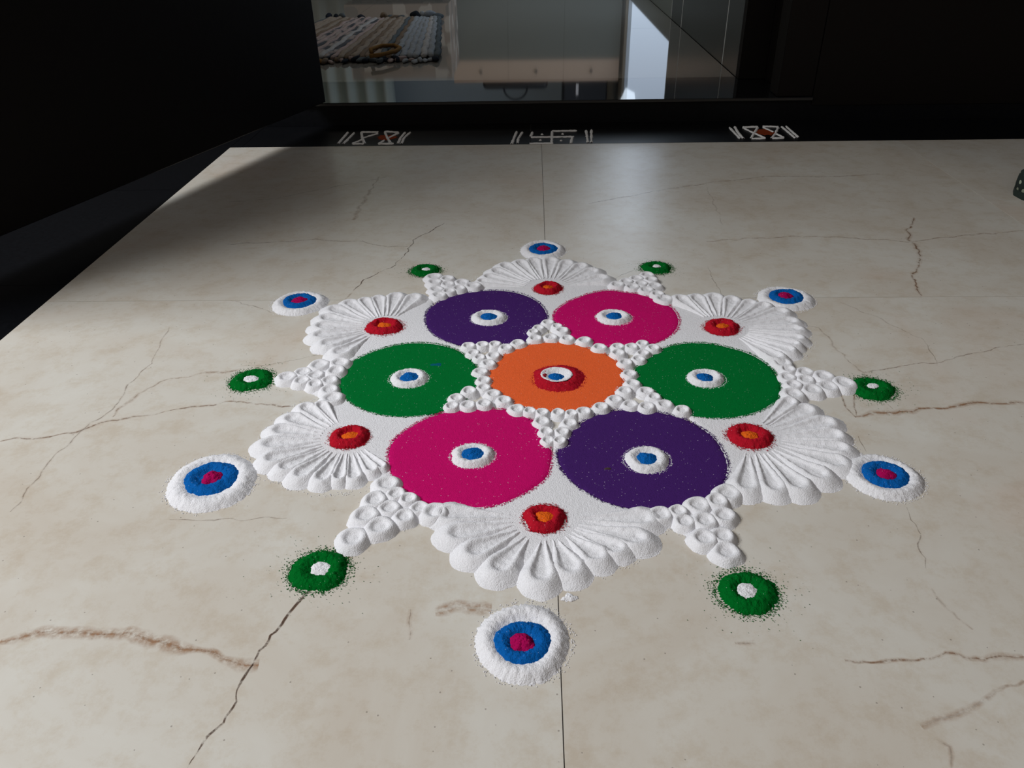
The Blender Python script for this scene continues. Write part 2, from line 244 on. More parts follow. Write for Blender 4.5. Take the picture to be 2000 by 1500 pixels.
def plain(name, col, rough=0.5, spec=0.5, metal=0.0, bump=0.0, bscale=50, var=0.0):
    m, nt, b = newmat(name)
    b.inputs['Base Color'].default_value = (*col, 1); b.inputs['Roughness'].default_value = rough
    b.inputs['Specular IOR Level'].default_value = spec; b.inputs['Metallic'].default_value = metal
    tc = N(nt, 'ShaderNodeTexCoord')
    if var > 0:
        no = N(nt, 'ShaderNodeTexNoise', Scale=bscale * 0.3, Detail=4.0)
        nt.links.new(tc.outputs['Object'], no.inputs['Vector'])
        mx = N(nt, 'ShaderNodeMix', data_type='RGBA')
        mx.inputs['A'].default_value = (*[c * (1 - var) for c in col], 1)
        mx.inputs['B'].default_value = (*[min(1, c * (1 + var)) for c in col], 1)
        nt.links.new(no.outputs['Fac'], mx.inputs['Factor']); nt.links.new(mx.outputs['Result'], b.inputs['Base Color'])
    if bump > 0:
        no = N(nt, 'ShaderNodeTexNoise', Scale=float(bscale), Detail=3.0)
        nt.links.new(tc.outputs['Object'], no.inputs['Vector'])
        bp = N(nt, 'ShaderNodeBump', Strength=bump, Distance=0.002)
        nt.links.new(no.outputs['Fac'], bp.inputs['Height']); nt.links.new(bp.outputs['Normal'], b.inputs['Normal'])
    return m

def powder(name, col, glitter=0.6, rough_amt=0.8, dark=0.25, bumpd=0.0006, thr=0.9972):
    """dry coloured sand-like powder: grainy relief, slight colour variation, sparkle painted as a few pale specks"""
    m, nt, b = newmat(name)
    b.inputs['Roughness'].default_value = 0.95; b.inputs['Specular IOR Level'].default_value = 0.04
    g = N(nt, 'ShaderNodeNewGeometry')
    vo = N(nt, 'ShaderNodeTexVoronoi', Scale=1900.0)
    nt.links.new(g.outputs['Position'], vo.inputs['Vector'])
    sep = N(nt, 'ShaderNodeSeparateColor'); nt.links.new(vo.outputs['Color'], sep.inputs['Color'])
    no = N(nt, 'ShaderNodeTexNoise', Scale=260.0, Detail=5.0, Roughness=0.75)
    nt.links.new(g.outputs['Position'], no.inputs['Vector'])
    # grain brightness
    mr = N(nt, 'ShaderNodeMapRange'); mr.inputs['From Min'].default_value = 0.0; mr.inputs['From Max'].default_value = 1.0
    mr.inputs['To Min'].default_value = 1 - dark; mr.inputs['To Max'].default_value = 1 + dark * 0.6
    ad = N(nt, 'ShaderNodeMath', operation='ADD'); nt.links.new(sep.outputs['Green'], ad.inputs[0]); nt.links.new(no.outputs['Fac'], ad.inputs[1])
    hf = N(nt, 'ShaderNodeMath', operation='MULTIPLY'); nt.links.new(ad.outputs[0], hf.inputs[0]); hf.inputs[1].default_value = 0.5
    nt.links.new(hf.outputs[0], mr.inputs['Value'])
    sc = N(nt, 'ShaderNodeVectorMath', operation='SCALE'); sc.inputs[0].default_value = col
    nt.links.new(mr.outputs['Result'], sc.inputs['Scale'])
    gt = N(nt, 'ShaderNodeMath', operation='GREATER_THAN'); nt.links.new(sep.outputs['Red'], gt.inputs[0]); gt.inputs[1].default_value = thr
    gm = N(nt, 'ShaderNodeMath', operation='MULTIPLY'); nt.links.new(gt.outputs[0], gm.inputs[0]); gm.inputs[1].default_value = glitter
    mx = N(nt, 'ShaderNodeMix', data_type='RGBA'); mx.inputs['B'].default_value = (0.85, 0.85, 0.9, 1)
    nt.links.new(gm.outputs[0], mx.inputs['Factor']); nt.links.new(sc.outputs[0], mx.inputs['A'])
    nt.links.new(mx.outputs['Result'], b.inputs['Base Color'])
    bp = N(nt, 'ShaderNodeBump', Strength=rough_amt, Distance=bumpd)
    h2 = N(nt, 'ShaderNodeTexNoise', Scale=900.0, Detail=3.0)
    nt.links.new(g.outputs['Position'], h2.inputs['Vector'])
    a2 = N(nt, 'ShaderNodeMath', operation='ADD'); nt.links.new(h2.outputs['Fac'], a2.inputs[0]); nt.links.new(no.outputs['Fac'], a2.inputs[1])
    nt.links.new(a2.outputs[0], bp.inputs['Height']); nt.links.new(bp.outputs['Normal'], b.inputs['Normal'])
    return m

WHITE = powder('white_powder', (0.80, 0.80, 0.835), 0.0, 0.8, 0.12, 0.0009)
MAG = powder('magenta_powder', (0.56, 0.005, 0.135))
PUR = powder('purple_powder', (0.055, 0.016, 0.130))
GRN = powder('green_powder', (0.000, 0.155, 0.028), 0.35)
GRN2 = powder('deep_green_powder', (0.000, 0.130, 0.016), 0.3, 1.0, 0.35, 0.0009)
ORA = powder('orange_powder', (0.82, 0.130, 0.035), 0.3)
RED = powder('red_powder', (0.45, 0.009, 0.024), 0.3, 1.0, 0.3, 0.0009)
BLU = powder('blue_powder', (0.004, 0.115, 0.42), 0.3, 1.0, 0.3, 0.0009, 0.996)
ORB = powder('bright_orange_powder', (0.75, 0.13, 0.012), 0.2, 0.9, 0.25, 0.0008)
MAG2 = powder('deep_magenta_powder', (0.40, 0.004, 0.09), 0.3, 1.0, 0.3, 0.0009)

def marble(name):
    m, nt, b = newmat(name)
    g = N(nt, 'ShaderNodeNewGeometry'); oi = N(nt, 'ShaderNodeObjectInfo')
    off = N(nt, 'ShaderNodeVectorMath', operation='SCALE'); off.inputs['Scale'].default_value = 7.0
    cb = N(nt, 'ShaderNodeCombineXYZ'); nt.links.new(oi.outputs['Random'], cb.inputs[0]); nt.links.new(oi.outputs['Random'], cb.inputs[1])
    nt.links.new(cb.outputs[0], off.inputs[0])
    ad = N(nt, 'ShaderNodeVectorMath', operation='ADD'); nt.links.new(g.outputs['Position'], ad.inputs[0]); nt.links.new(off.outputs[0], ad.inputs[1])
    n1 = N(nt, 'ShaderNodeTexNoise', Scale=5.5, Detail=7.0, Roughness=0.62, Distortion=0.8)
    n2 = N(nt, 'ShaderNodeTexNoise', Scale=30.0, Detail=8.0, Roughness=0.78)
    n3 = N(nt, 'ShaderNodeTexNoise', Scale=2.2, Detail=5.0, Roughness=0.6, Distortion=1.2)
    for n in (n1, n2, n3): nt.links.new(ad.outputs[0], n.inputs['Vector'])
    r1 = N(nt, 'ShaderNodeValToRGB'); e = r1.color_ramp.elements
    e[0].position = 0.30; e[0].color = (0.565, 0.515, 0.445, 1); e[1].position = 0.66; e[1].color = (0.640, 0.622, 0.572, 1)
    nt.links.new(n1.outputs['Fac'], r1.inputs['Fac'])
    # warm pinkish clouds
    r3 = N(nt, 'ShaderNodeValToRGB'); e = r3.color_ramp.elements
    e[0].position = 0.54; e[0].color = (0, 0, 0, 1); e[1].position = 0.72; e[1].color = (0.55, 0.55, 0.55, 1)
    nt.links.new(n3.outputs['Fac'], r3.inputs['Fac'])
    m1 = N(nt, 'ShaderNodeMix', data_type='RGBA'); nt.links.new(r3.outputs['Color'], m1.inputs['Factor'])
    nt.links.new(r1.outputs['Color'], m1.inputs['A']); m1.inputs['B'].default_value = (0.58, 0.46, 0.37, 1)
    # fine mottling and specks
    r2 = N(nt, 'ShaderNodeValToRGB'); e = r2.color_ramp.elements
    e[0].position = 0.36; e[0].color = (0.80, 0.70, 0.58, 1); e[1].position = 0.52; e[1].color = (1.0, 1.0, 1.0, 1)
    nt.links.new(n2.outputs['Fac'], r2.inputs['Fac'])
    m2 = N(nt, 'ShaderNodeMix', data_type='RGBA', blend_type='MULTIPLY'); m2.inputs['Factor'].default_value = 0.42
    nt.links.new(m1.outputs['Result'], m2.inputs['A']); nt.links.new(r2.outputs['Color'], m2.inputs['B'])
    vo = N(nt, 'ShaderNodeTexVoronoi', Scale=120.0); nt.links.new(ad.outputs[0], vo.inputs['Vector'])
    lt = N(nt, 'ShaderNodeMath', operation='LESS_THAN'); nt.links.new(vo.outputs['Distance'], lt.inputs[0]); lt.inputs[1].default_value = 0.085
    sp = N(nt, 'ShaderNodeSeparateColor'); nt.links.new(vo.outputs['Color'], sp.inputs['Color'])
    g2 = N(nt, 'ShaderNodeMath', operation='GREATER_THAN'); nt.links.new(sp.outputs['Red'], g2.inputs[0]); g2.inputs[1].default_value = 0.72
    ml = N(nt, 'ShaderNodeMath', operation='MULTIPLY'); nt.links.new(lt.outputs[0], ml.inputs[0]); nt.links.new(g2.outputs[0], ml.inputs[1])
    mm = N(nt, 'ShaderNodeMath', operation='MULTIPLY'); nt.links.new(ml.outputs[0], mm.inputs[0]); mm.inputs[1].default_value = 0.5
    m3 = N(nt, 'ShaderNodeMix', data_type='RGBA'); nt.links.new(mm.outputs[0], m3.inputs['Factor'])
    nt.links.new(m2.outputs['Result'], m3.inputs['A']); m3.inputs['B'].default_value = (0.12, 0.09, 0.07, 1)
    nt.links.new(m3.outputs['Result'], b.inputs['Base Color'])
    b.inputs['Roughness'].default_value = 0.24; b.inputs['Specular IOR Level'].default_value = 0.34
    n4 = N(nt, 'ShaderNodeTexNoise', Scale=60.0, Detail=2.0); nt.links.new(g.outputs['Position'], n4.inputs['Vector'])
    mr = N(nt, 'ShaderNodeMapRange'); mr.inputs['To Min'].default_value = 0.245; mr.inputs['To Max'].default_value = 0.255
    nt.links.new(n4.outputs['Fac'], mr.inputs['Value']); nt.links.new(mr.outputs['Result'], b.inputs['Roughness'])
    return m
MARBLE = marble('beige_marble')

def vein_mat():
    m, nt, b = newmat('marble_vein')
    at = N(nt, 'ShaderNodeAttribute', attribute_name='vein')
    sep = N(nt, 'ShaderNodeSeparateColor'); nt.links.new(at.outputs['Color'], sep.inputs['Color'])
    mx = N(nt, 'ShaderNodeMix', data_type='RGBA'); nt.links.new(sep.outputs['Green'], mx.inputs['Factor'])
    mx.inputs['A'].default_value = (0.095, 0.060, 0.045, 1); mx.inputs['B'].default_value = (0.42, 0.23, 0.12, 1)
    nt.links.new(mx.outputs['Result'], b.inputs['Base Color'])
    b.inputs['Roughness'].default_value = 0.3
    g = N(nt, 'ShaderNodeNewGeometry'); no = N(nt, 'ShaderNodeTexNoise', Scale=110.0, Detail=5.0, Roughness=0.7)
    nt.links.new(g.outputs['Position'], no.inputs['Vector'])
    mr = N(nt, 'ShaderNodeMapRange'); mr.inputs['From Min'].default_value = 0.36; mr.inputs['From Max'].default_value = 0.60
    nt.links.new(no.outputs['Fac'], mr.inputs['Value'])
    mu = N(nt, 'ShaderNodeMath', operation='MULTIPLY', use_clamp=True); nt.links.new(mr.outputs['Result'], mu.inputs[0]); nt.links.new(sep.outputs['Red'], mu.inputs[1])
    nt.links.new(mu.outputs[0], b.inputs['Alpha'])
    return m
VEIN = vein_mat()

GRANITE = plain('black_granite', (0.0040, 0.0044, 0.0056), 0.32, 0.14, var=0.5, bscale=400)
GRANITE_POL = plain('polished_black_granite', (0.004, 0.0045, 0.006), 0.035, 0.6, var=0.5, bscale=400)
GROUT = plain('dark_grout', (0.030, 0.024, 0.020), 0.9)
DARKWOOD = plain('dark_wood', (0.0042, 0.0030, 0.0026), 0.55, 0.15, bump=0.15, bscale=60)
DOOREDGE = plain('door_edge_grey', (0.018, 0.020, 0.023), 0.7, 0.2)
INTFLOOR = plain('interior_floor_tile', (0.160, 0.155, 0.140), 0.05, 0.6, var=0.06, bscale=6)
WALLTILE = plain('grey_wall_tile', (0.030, 0.034, 0.032), 0.22, 0.5, var=0.1, bscale=10)
WGROUT = plain('white_grout', (0.80, 0.84, 0.86), 0.7)
CREAM = plain('cream_wall', (0.42, 0.36, 0.28), 0.8)
BLUEWHITE = plain('pale_wall', (0.55, 0.64, 0.70), 0.8)

# ------------------------------------------------------------------ porch floor: marble slabs on a dark bed
YB, YS = 1.000, 1.182          # far edge of the marble, foot of the step
HS = 0.057                     # step height
XL, XJ = -0.7115, 0.0045       # left edge of the marble, joint under the rangoli
floor = box('floor', -4.0, 2.45, -3.2, YS, -0.06, -0.0005, GROUT, kind='structure')
T = 0.8
cols = [(XL, XJ, [0.2062]), (XJ, XJ + T, [0.2062]), (XJ + T, XJ + 2 * T, [0.598]), (XJ + 2 * T, 2.45, [0.2062])]
tiles = []
GAP = 0.0004
for x0, x1, js in cols:
    ys = [YB]
    y = js[0]
    while y > -3.2:
        ys.append(y); y -= T
    ys.append(-3.2)
    for a, b_ in zip(ys[:-1], ys[1:]):
        if a - b_ < 0.02: continue
        cx, cy = (x0 + x1) / 2, (a + b_) / 2
        o = bm_obj('floor_tile', box_bm(x0 + GAP - cx, x1 - GAP - cx, b_ + GAP - cy, a - GAP - cy, -0.010, 0.0), MARBLE, floor, loc=(cx, cy, 0))
        tiles.append((x0, x1, b_, a, o))

def vein_mesh(pts, w, dark, halo, x0, x1, y0, y1, origin):
    """a ragged ribbon lying on one tile, clipped to it"""
    P = [np.array(p) for p in pts]
    S = []
    for a, b_ in zip(P[:-1], P[1:]):
        n = max(2, int(np.linalg.norm(b_ - a) / 0.004))
        for k in range(n): S.append(a + (b_ - a) * k / n)
    S.append(P[-1]); S = np.array(S)
    if len(S) < 3: return None
    t = np.gradient(S, axis=0); t /= np.linalg.norm(t, axis=1)[:, None] + 1e-9
    nrm = np.stack([-t[:, 1], t[:, 0]], 1)
    i = np.arange(len(S)); sd = abs(hash((round(P[0][0], 3), round(P[0][1], 3)))) % 97
    wob = (vnoise(i, i * 0, 0.22, sd) - .5) * 0.007 + (vnoise(i, i * 0, 0.7, sd + 3) - .5) * 0.0035
    fade = np.minimum(1, np.minimum(i, i[::-1]) / 4.0)
    S = S + nrm * (wob * fade)[:, None]
    hw = w * 0.001 * (0.45 + 1.2 * vnoise(i, i * 0, 0.35, sd + 5)) * (0.35 + 0.65 * fade)
    hh = hw * 2.0 + halo * 0.006 * vnoise(i, i * 0, 0.12, sd + 9)
    cb = min(1, halo * .75)
    rows = [(-1, hh, 0.0, 1.0), (-1, hw * 1.0, 0.55 * halo, 1.0), (-1, hw * .45, dark, cb), (1, hw * .45, dark, cb), (1, hw * 1.0, 0.55 * halo, 1.0), (1, hh, 0.0, 1.0)]
    v = []; c = []
    for s, hwid, al, br in rows:
        q = S + nrm * (s * hwid)[:, None]
        v.append(np.column_stack([q, np.full(len(q), 0.00012)])); c.append(np.tile([al * 1.0, br, 0, 1], (len(q), 1)))
    v = np.concatenate(v); c = np.concatenate(c)
    n = len(S); f = []
    for r in range(5):
        for k in range(n - 1):
            q = (r * n + k, r * n + k + 1, (r + 1) * n + k + 1, (r + 1) * n + k)
            m = v[list(q)].mean(0)
            if x0 < m[0] < x1 and y0 < m[1] < y1: f.append(q)
    if not f: return None
    f = np.array(f); used, inv = np.unique(f.ravel(), return_inverse=True)
    v = v[used]; c = c[used]; f = inv.reshape(-1, 4)
    v = v - np.array([origin[0], origin[1], 0])
    f = f[:, ::-1]
    me = meshdata('vein', v, f, VEIN, False)
    a = me.color_attributes.new('vein', 'FLOAT_COLOR', 'POINT'); a.data.foreach_set('color', c.astype(np.float32).ravel())
    return me
for w, dark, halo, pts in DATA['veins']:
    for x0, x1, y0, y1, o in tiles:
        me = vein_mesh(pts, w, dark, halo, x0 + .001, x1 - .001, y0 + .001, y1 - .001, o.location)
        if me: link('vein', me, o)

# black granite borders around the marble
tr = empty('trim_1', (0, 1.09, 0), kind='structure')
for xa, xb in [(-0.685, -0.02), (-0.02, 0.80), (0.80, 1.62), (1.62, 2.44)]:
    cx = (xa + xb) / 2
    bm_obj('granite_slab', box_bm(xa + .0006 - cx, xb - .0006 - cx, YB + .0006 - 1.09, YS - .0006 - 1.09, -0.012, 0.0002), GRANITE, tr, loc=(cx, 0, 0))
tl = empty('trim_2', (-0.8, 0.4, 0), kind='structure')
for ya, yb in [(-3.1, -1.35), (-1.35, -0.55), (-0.55, 0.262), (0.262, 0.70), (0.70, YS)]:
    cy = (ya + yb) / 2
    bm_obj('granite_slab', box_bm(-0.50, XL + 0.8 - .0006 if yb <= YB else -0.685 + 0.8 - .0006, ya + .0008 - cy, yb - .0008 - cy, -0.012, 0.0002) if yb <= YB else
           box_bm(-0.50, XL + 0.8 - .0006, ya + .0008 - cy, yb - .0008 - cy, -0.012, 0.0002), GRANITE, tl, loc=(0, cy - 0.4, 0))
box('granite_slab', -0.711, -0.6856, YB + .0006, YS - .0006, -0.012, 0.0002, GRANITE, tl, origin=(-0.8, 0.4, 0))
# further marble beyond the border, on the open side of the porch behind the door leaf
for k in range(3):
    for j in range(5):
        xa = -1.301 - T * (k + 1); ya = YS - T * (j + 1)
        cx, cy = xa + T / 2, ya + T / 2
        bm_obj('floor_tile', box_bm(-T / 2 + GAP, T / 2 - GAP, -T / 2 + GAP, T / 2 - GAP, -0.010, 0.0), MARBLE, floor, loc=(cx, cy, 0))

# ------------------------------------------------------------------ step, threshold, door frame, walls
box('trim_3', -4.0, 2.45, YS + 0.004, 1.43, -0.03, HS - 0.008, GRANITE, kind='structure')
box('trim_4', -0.66, 0.66, YS - 0.006, 1.432, HS - 0.0079, HS, GRANITE_POL, kind='structure', bev=0.0012)

# interior floor
ifl = box('floor_interior', -2.6, 0.70, 1.4325, 5.3, 0.0, HS - 0.006, GROUT, kind='structure')
xs = [-2.56, -1.96, -1.36, -0.76, -0.16, 0.53 - 0.002]
ys = [1.4335, 1.4335 + 0.9, 1.4335 + 1.8, 1.4335 + 2.7, 5.28]
xs = [-2.56, -1.70, -0.76, 0.528]
for xa, xb in zip(xs[:-1], xs[1:]):
    for ya, yb in zip(ys[:-1], ys[1:]):
        cx, cy = (xa + xb) / 2, (ya + yb) / 2
        bm_obj('floor_tile', box_bm(xa - cx + .0004, xb - cx - .0004, ya - cy + .0004, yb - cy - .0004, HS - 0.0058, HS - 0.0005), INTFLOOR, ifl, loc=(cx, cy, 0))

# right wall of the room: grey tiles with pale joints, then a bright window
wr = empty('wall_right', (0.53, 2.0, 0), kind='structure')
bm_obj('joint_bed', box_bm(0.0006, 0.10, 1.4325 - 2, 2.58 - 2, HS, 2.3), WGROUT, wr)
jy = [1.4325, 1.610, 2.335, 2.575]
for ya, yb in zip(jy[:-1], jy[1:]):
    ga = 0.0 if ya == jy[0] else 0.006; gb = 0.006
    bm_obj('wall_tile', box_bm(0.0, 0.0038, ya + ga - 2, yb - gb - 2, HS, 2.3), WALLTILE, wr)
bm_obj('window_sill', box_bm(0.0, 0.10, 2.58 - 2, 4.2 - 2, HS, 0.14), plain('sill_grey', (0.20, 0.23, 0.22), 0.5), wr)
bm_obj('upper_wall', box_bm(0.0, 0.10, 2.58 - 2, 4.2 - 2, 1.55, 2.3), BLUEWHITE, wr)
bm_obj('end_wall', box_bm(0.0, 0.10, 4.2 - 2, 5.3 - 2, HS, 2.3), CREAM, wr)
def glow(name, col, s):
    m, nt, b = newmat(name)
    b.inputs['Base Color'].default_value = (0.1, 0.1, 0.1, 1); b.inputs['Emission Color'].default_value = (*col, 1); b.inputs['Emission Strength'].default_value = s
    return m
win = empty('window_1', (0.56, 3.39, 0.14), kind='structure')
bm_obj('window_pane', box_bm(0.0, 0.006, -0.80, 0.80, 0.005, 1.40), glow('daylit_glass', (0.66, 0.80, 1.0), 1.15), win)
for yy in (-0.80, 0.78):
    bm_obj('window_frame', box_bm(-0.02, 0.012, yy - .012, yy + .012, 0.0, 1.41), plain('white_frame', (0.55, 0.58, 0.6), 0.5), win)

box('wall_back', -2.6, 0.63, 5.2, 5.3, HS, 2.3, BLUEWHITE, kind='structure')
box('wall_left', -2.7, -2.6, 1.43, 5.3, 0.0, 2.3, CREAM, kind='structure')
box('ceiling', -2.7, 0.63, 1.30, 5.3, 2.3, 2.4, plain('ceiling_white', (0.6, 0.6, 0.6), 0.9), kind='structure')
# front walls either side of the doorway, clad in dark wood
box('wall_front_right', 0.66, 2.45, YS, 1.43, HS - 0.02, 2.6, DARKWOOD, kind='structure')
box('wall_front_left', -4.0, -0.66, YS + 0.004, 1.43, HS - 0.02, 2.6, DARKWOOD, kind='structure')  # unseen far stretch added to darken reflections in the granite border
box('wall_inside_left', -2.6, -0.66, 1.43, 1.50, HS, 2.3, CREAM, kind='structure')
box('wall_above_door', -0.66, 0.66, YS, 1.43, 2.1, 2.6, DARKWOOD, kind='structure')
box('blocker_wall_left', -4.1, -4.0, -3.2, 1.43, 0.0, 2.6, plain('blocker_dark', (0.03, 0.032, 0.04), 0.8), kind='structure')  # added unseen dark wall, keeps background light out of the granite's reflections
fr = empty('trim_5', (0, 1.3, HS), kind='structure')
bm = box_bm(0.575, 0.66, YS - 1.3 + .002, 1.255 - 1.3, 0, 2.04, 0.002)
bm_obj('door_frame', bm, DARKWOOD, fr)
bm = box_bm(0.60, 0.66, 1.2555 - 1.3, 1.4325 - 1.3, 0, 2.04, 0.001)
bm_obj('door_frame', bm, plain('jamb_brown', (0.010, 0.008, 0.007), 0.3, 0.5), fr)
bm = box_bm(0.530, 0.60, 1.40 - 1.3, 1.4325 - 1.3, 0, 2.04, 0.001)
bm_obj('door_frame', bm, DARKWOOD, fr)
bm = box_bm(-0.66, -0.605, YS - 1.3 + .002, 1.4325 - 1.3, 0, 2.04, 0.002)
bm_obj('door_frame', bm, DARKWOOD, fr)
box('wall_porch_right', 2.45, 2.55, -3.2, 1.43, 0.0, 2.6, plain('porch_wall', (0.12, 0.10, 0.09), 0.8), kind='structure')
box('ceiling_porch', -1.0, 2.55, -1.6, YS, 2.6, 2.7, plain('porch_ceiling', (0.25, 0.24, 0.23), 0.9), kind='structure')

# open door leaf, hinged at the left jamb and standing ajar into the porch
HX, HY = -0.519, 1.172
ex, ey = -0.846, 0.20
dl = math.atan2(ey - HY, ex - HX); L = 1.12
door = empty('door_1', (HX, HY, HS + 0.004), kind='structure', rz=dl)
bm_obj('door_leaf', box_bm(0.004, L, -0.040, 0.0, 0.0, 2.03, 0.0015), DARKWOOD, door)
bm_obj('door_edge', box_bm(0.0, 0.0038, -0.036, -0.002, 0.0, 2.03), DOOREDGE, door)

# ------------------------------------------------------------------ things inside the room, seen in the doorway and mirrored in its floor
RUGC = {'beige': (0.20, 0.17, 0.14), 'pink': (0.26, 0.21, 0.20), 'dark': (0.018, 0.022, 0.03), 'grey': (0.20, 0.22, 0.24), 'teal': (0.07, 0.085, 0.095), 'brown': (0.13, 0.10, 0.075), 'ochre': (0.16, 0.09, 0.03), 'pale': (0.27, 0.27, 0.27)}
RUGC.update({})
RM = {k: plain('rag_' + k, v, 0.95, 0.05, bump=0.8, bscale=220, var=0.35) for k, v in RUGC.items()}
rug = empty('rag_rug', (-0.6, 2.2, HS), 'woven striped rag rug with knotted fringes on the shiny floor beyond the doorway', 'rug')
seq = ['teal', 'beige', 'beige', 'beige', 'brown', 'beige', 'brown', 'pink', 'dark', 'pink', 'dark', 'pink', 'dark', 'pale', 'dark', 'pink', 'beige', 'brown', 'beige', 'brown', 'beige', 'beige', 'teal', 'brown', 'grey', 'grey', 'grey', 'grey', 'pale', 'grey', 'teal']
nst = len(seq)
def lerp(a, b_, t): return a + (b_ - a) * t
def dashed():
    m, nt, b = newmat('rag_dashed')
    tc = N(nt, 'ShaderNodeTexCoord'); mp = N(nt, 'ShaderNodeMapping'); mp.inputs['Scale'].default_value = (1.0, 0.45, 1.0)
    no = N(nt, 'ShaderNodeTexNoise', Scale=34.0, Detail=2.0)
    nt.links.new(tc.outputs['Object'], mp.inputs['Vector']); nt.links.new(mp.outputs[0], no.inputs['Vector'])
    r = N(nt, 'ShaderNodeValToRGB'); e = r.color_ramp.elements
    e[0].position = .46; e[0].color = (.02, .024, .032, 1); e[1].position = .56; e[1].color = (.21, .175, .16, 1)
    nt.links.new(no.outputs['Fac'], r.inputs['Fac']); nt.links.new(r.outputs['Color'], b.inputs['Base Color']); b.inputs['Roughness'].default_value = .95
    return m
RM['dark'] = dashed()
random.seed(3)
for i, cname in enumerate(seq):
    t0 = (i + .5) / nst
    xb = lerp(-0.96, -0.295, t0); xt = lerp(-0.845, -0.385, t0)
    y0 = 1.735 + random.uniform(-.012, .012); y1 = 2.64 + random.uniform(-.02, .02)
    rad = 0.0125 if cname in ('grey', 'beige', 'pale') else 0.0105
    n, k = 46, 8; v = []
    for a in range(n + 1):
        s = a / n
        cx = lerp(xb, xt, s) + 0.003 * math.sin(a * 0.9 + i * 2); cy = lerp(y0, y1, s)
        r = rad * (0.85 + 0.3 * vnoise(a, i, 0.8, 2)) * (0.5 if a in (0, n) else 1)
        zc = 0.007 + 0.006 * vnoise(a, i, 0.25, 4)
        for q in range(k):
            an = 2 * PI * q / k
            v.append((cx + 0.6 - math.cos(an) * r, cy - 2.2, max(0.0005, zc + math.sin(an) * r * 0.65)))
    f = [(a * k + q, a * k + (q + 1) % k, (a + 1) * k + (q + 1) % k, (a + 1) * k + q) for a in range(n) for q in range(k)]
    f += [tuple(range(k))[::-1], tuple(n * k + q for q in range(k))]
    m = RM[cname]
    link('rag_strip', meshdata('rag_strip', v, f, m), rug)
def knot(x, y, rx, ry, rz_, ang, cname):
    bm = bmesh.new(); bmesh.ops.create_icosphere(bm, subdivisions=2, radius=1)
    for v in bm.verts:
        w = 0.75 + 0.5 * float(vnoise(v.co.x + x * 30, v.co.y + v.co.z + y * 30, 1.6, 6))
        v.co = Vector((v.co.x * rx * w, v.co.y * ry * w, max(-0.9, v.co.z) * rz_ * w))
    bmesh.ops.rotate(bm, verts=bm.verts, cent=(0, 0, 0), matrix=Matrix.Rotation(ang, 3, 'Z'))
    zmin = min(v.co.z for v in bm.verts)
    for v in bm.verts: v.co.z -= zmin
    bm_obj('fringe_knot', bm, RM[cname], rug, True, loc=(x + 0.6, y - 2.2, 0))
RM['darkrag'] = plain('rag_darkest', (0.014, 0.018, 0.026), 0.95, 0.05, bump=0.8, bscale=220, var=0.4)
KC_ = ['darkrag', 'pink', 'darkrag', 'darkrag', 'pink', 'teal', 'darkrag', 'brown', 'darkrag', 'ochre', 'brown', 'ochre', 'pink', 'darkrag', 'darkrag', 'teal', 'darkrag', 'grey', 'pink', 'grey', 'darkrag', 'grey']
for i in range(42):
    t0 = i / 41
    knot(lerp(-0.93, -0.31, t0), 1.722 + random.uniform(-.022, .012), random.uniform(.007, .013), random.uniform(.014, .034), random.uniform(.004, .009), random.uniform(-.9, .9), KC_[(i // 2 + i * 7 % 3) % len(KC_)])
for t0, c in ((0.02, 'darkrag'), (0.08, 'darkrag'), (0.14, 'teal'), (0.3, 'darkrag'), (0.5, 'brown'), (.55, 'teal'), (0.6, 'brown'), (.66, 'teal'), (0.78, 'darkrag'), (.84, 'grey'), (0.9, 'grey'), (.97, 'teal')):
    knot(lerp(-0.85, -0.385, t0), 2.65 + random.uniform(-.01, .01), random.uniform(.010, .016), random.uniform(.02, .034), random.uniform(.010, .018), random.uniform(-.9, .9), c)
# loose loop of brown cord on the rug
bm = bmesh.new()
pts = [(-0.505, 1.74), (-0.520, 1.80), (-0.495, 1.865), (-0.455, 1.87), (-0.430, 1.82), (-0.435, 1.76), (-0.47, 1.70), (-0.50, 1.68)]
def tube_bm(pts, r, k=8, closed=False):
    b = bmesh.new(); rings = []
    P = [Vector(p) for p in pts]
    for i, p in enumerate(P):
        t = (P[min(i + 1, len(P) - 1)] - P[max(i - 1, 0)]).normalized()
        s = t.cross(Vector((0, 0, 1)))
        if s.length < 1e-4: s = Vector((1, 0, 0))
        s.normalize(); u = s.cross(t)
        rings.append([b.verts.new(p + s * math.cos(2 * PI * q / k) * r + u * math.sin(2 * PI * q / k) * r) for q in range(k)])
    for a, c in zip(rings[:-1], rings[1:]):
        for q in range(k): b.faces.new((a[q], a[(q + 1) % k], c[(q + 1) % k], c[q]))
    b.faces.new(rings[0][::-1]); b.faces.new(rings[-1])
    bmesh.ops.recalc_face_normals(b, faces=b.faces)
    return b
bm.free()
bm_obj('loose_loop', tube_bm([(x + 0.6, y - 2.2, 0.024) for x, y in pts], 0.006), RM['ochre'], rug, True)

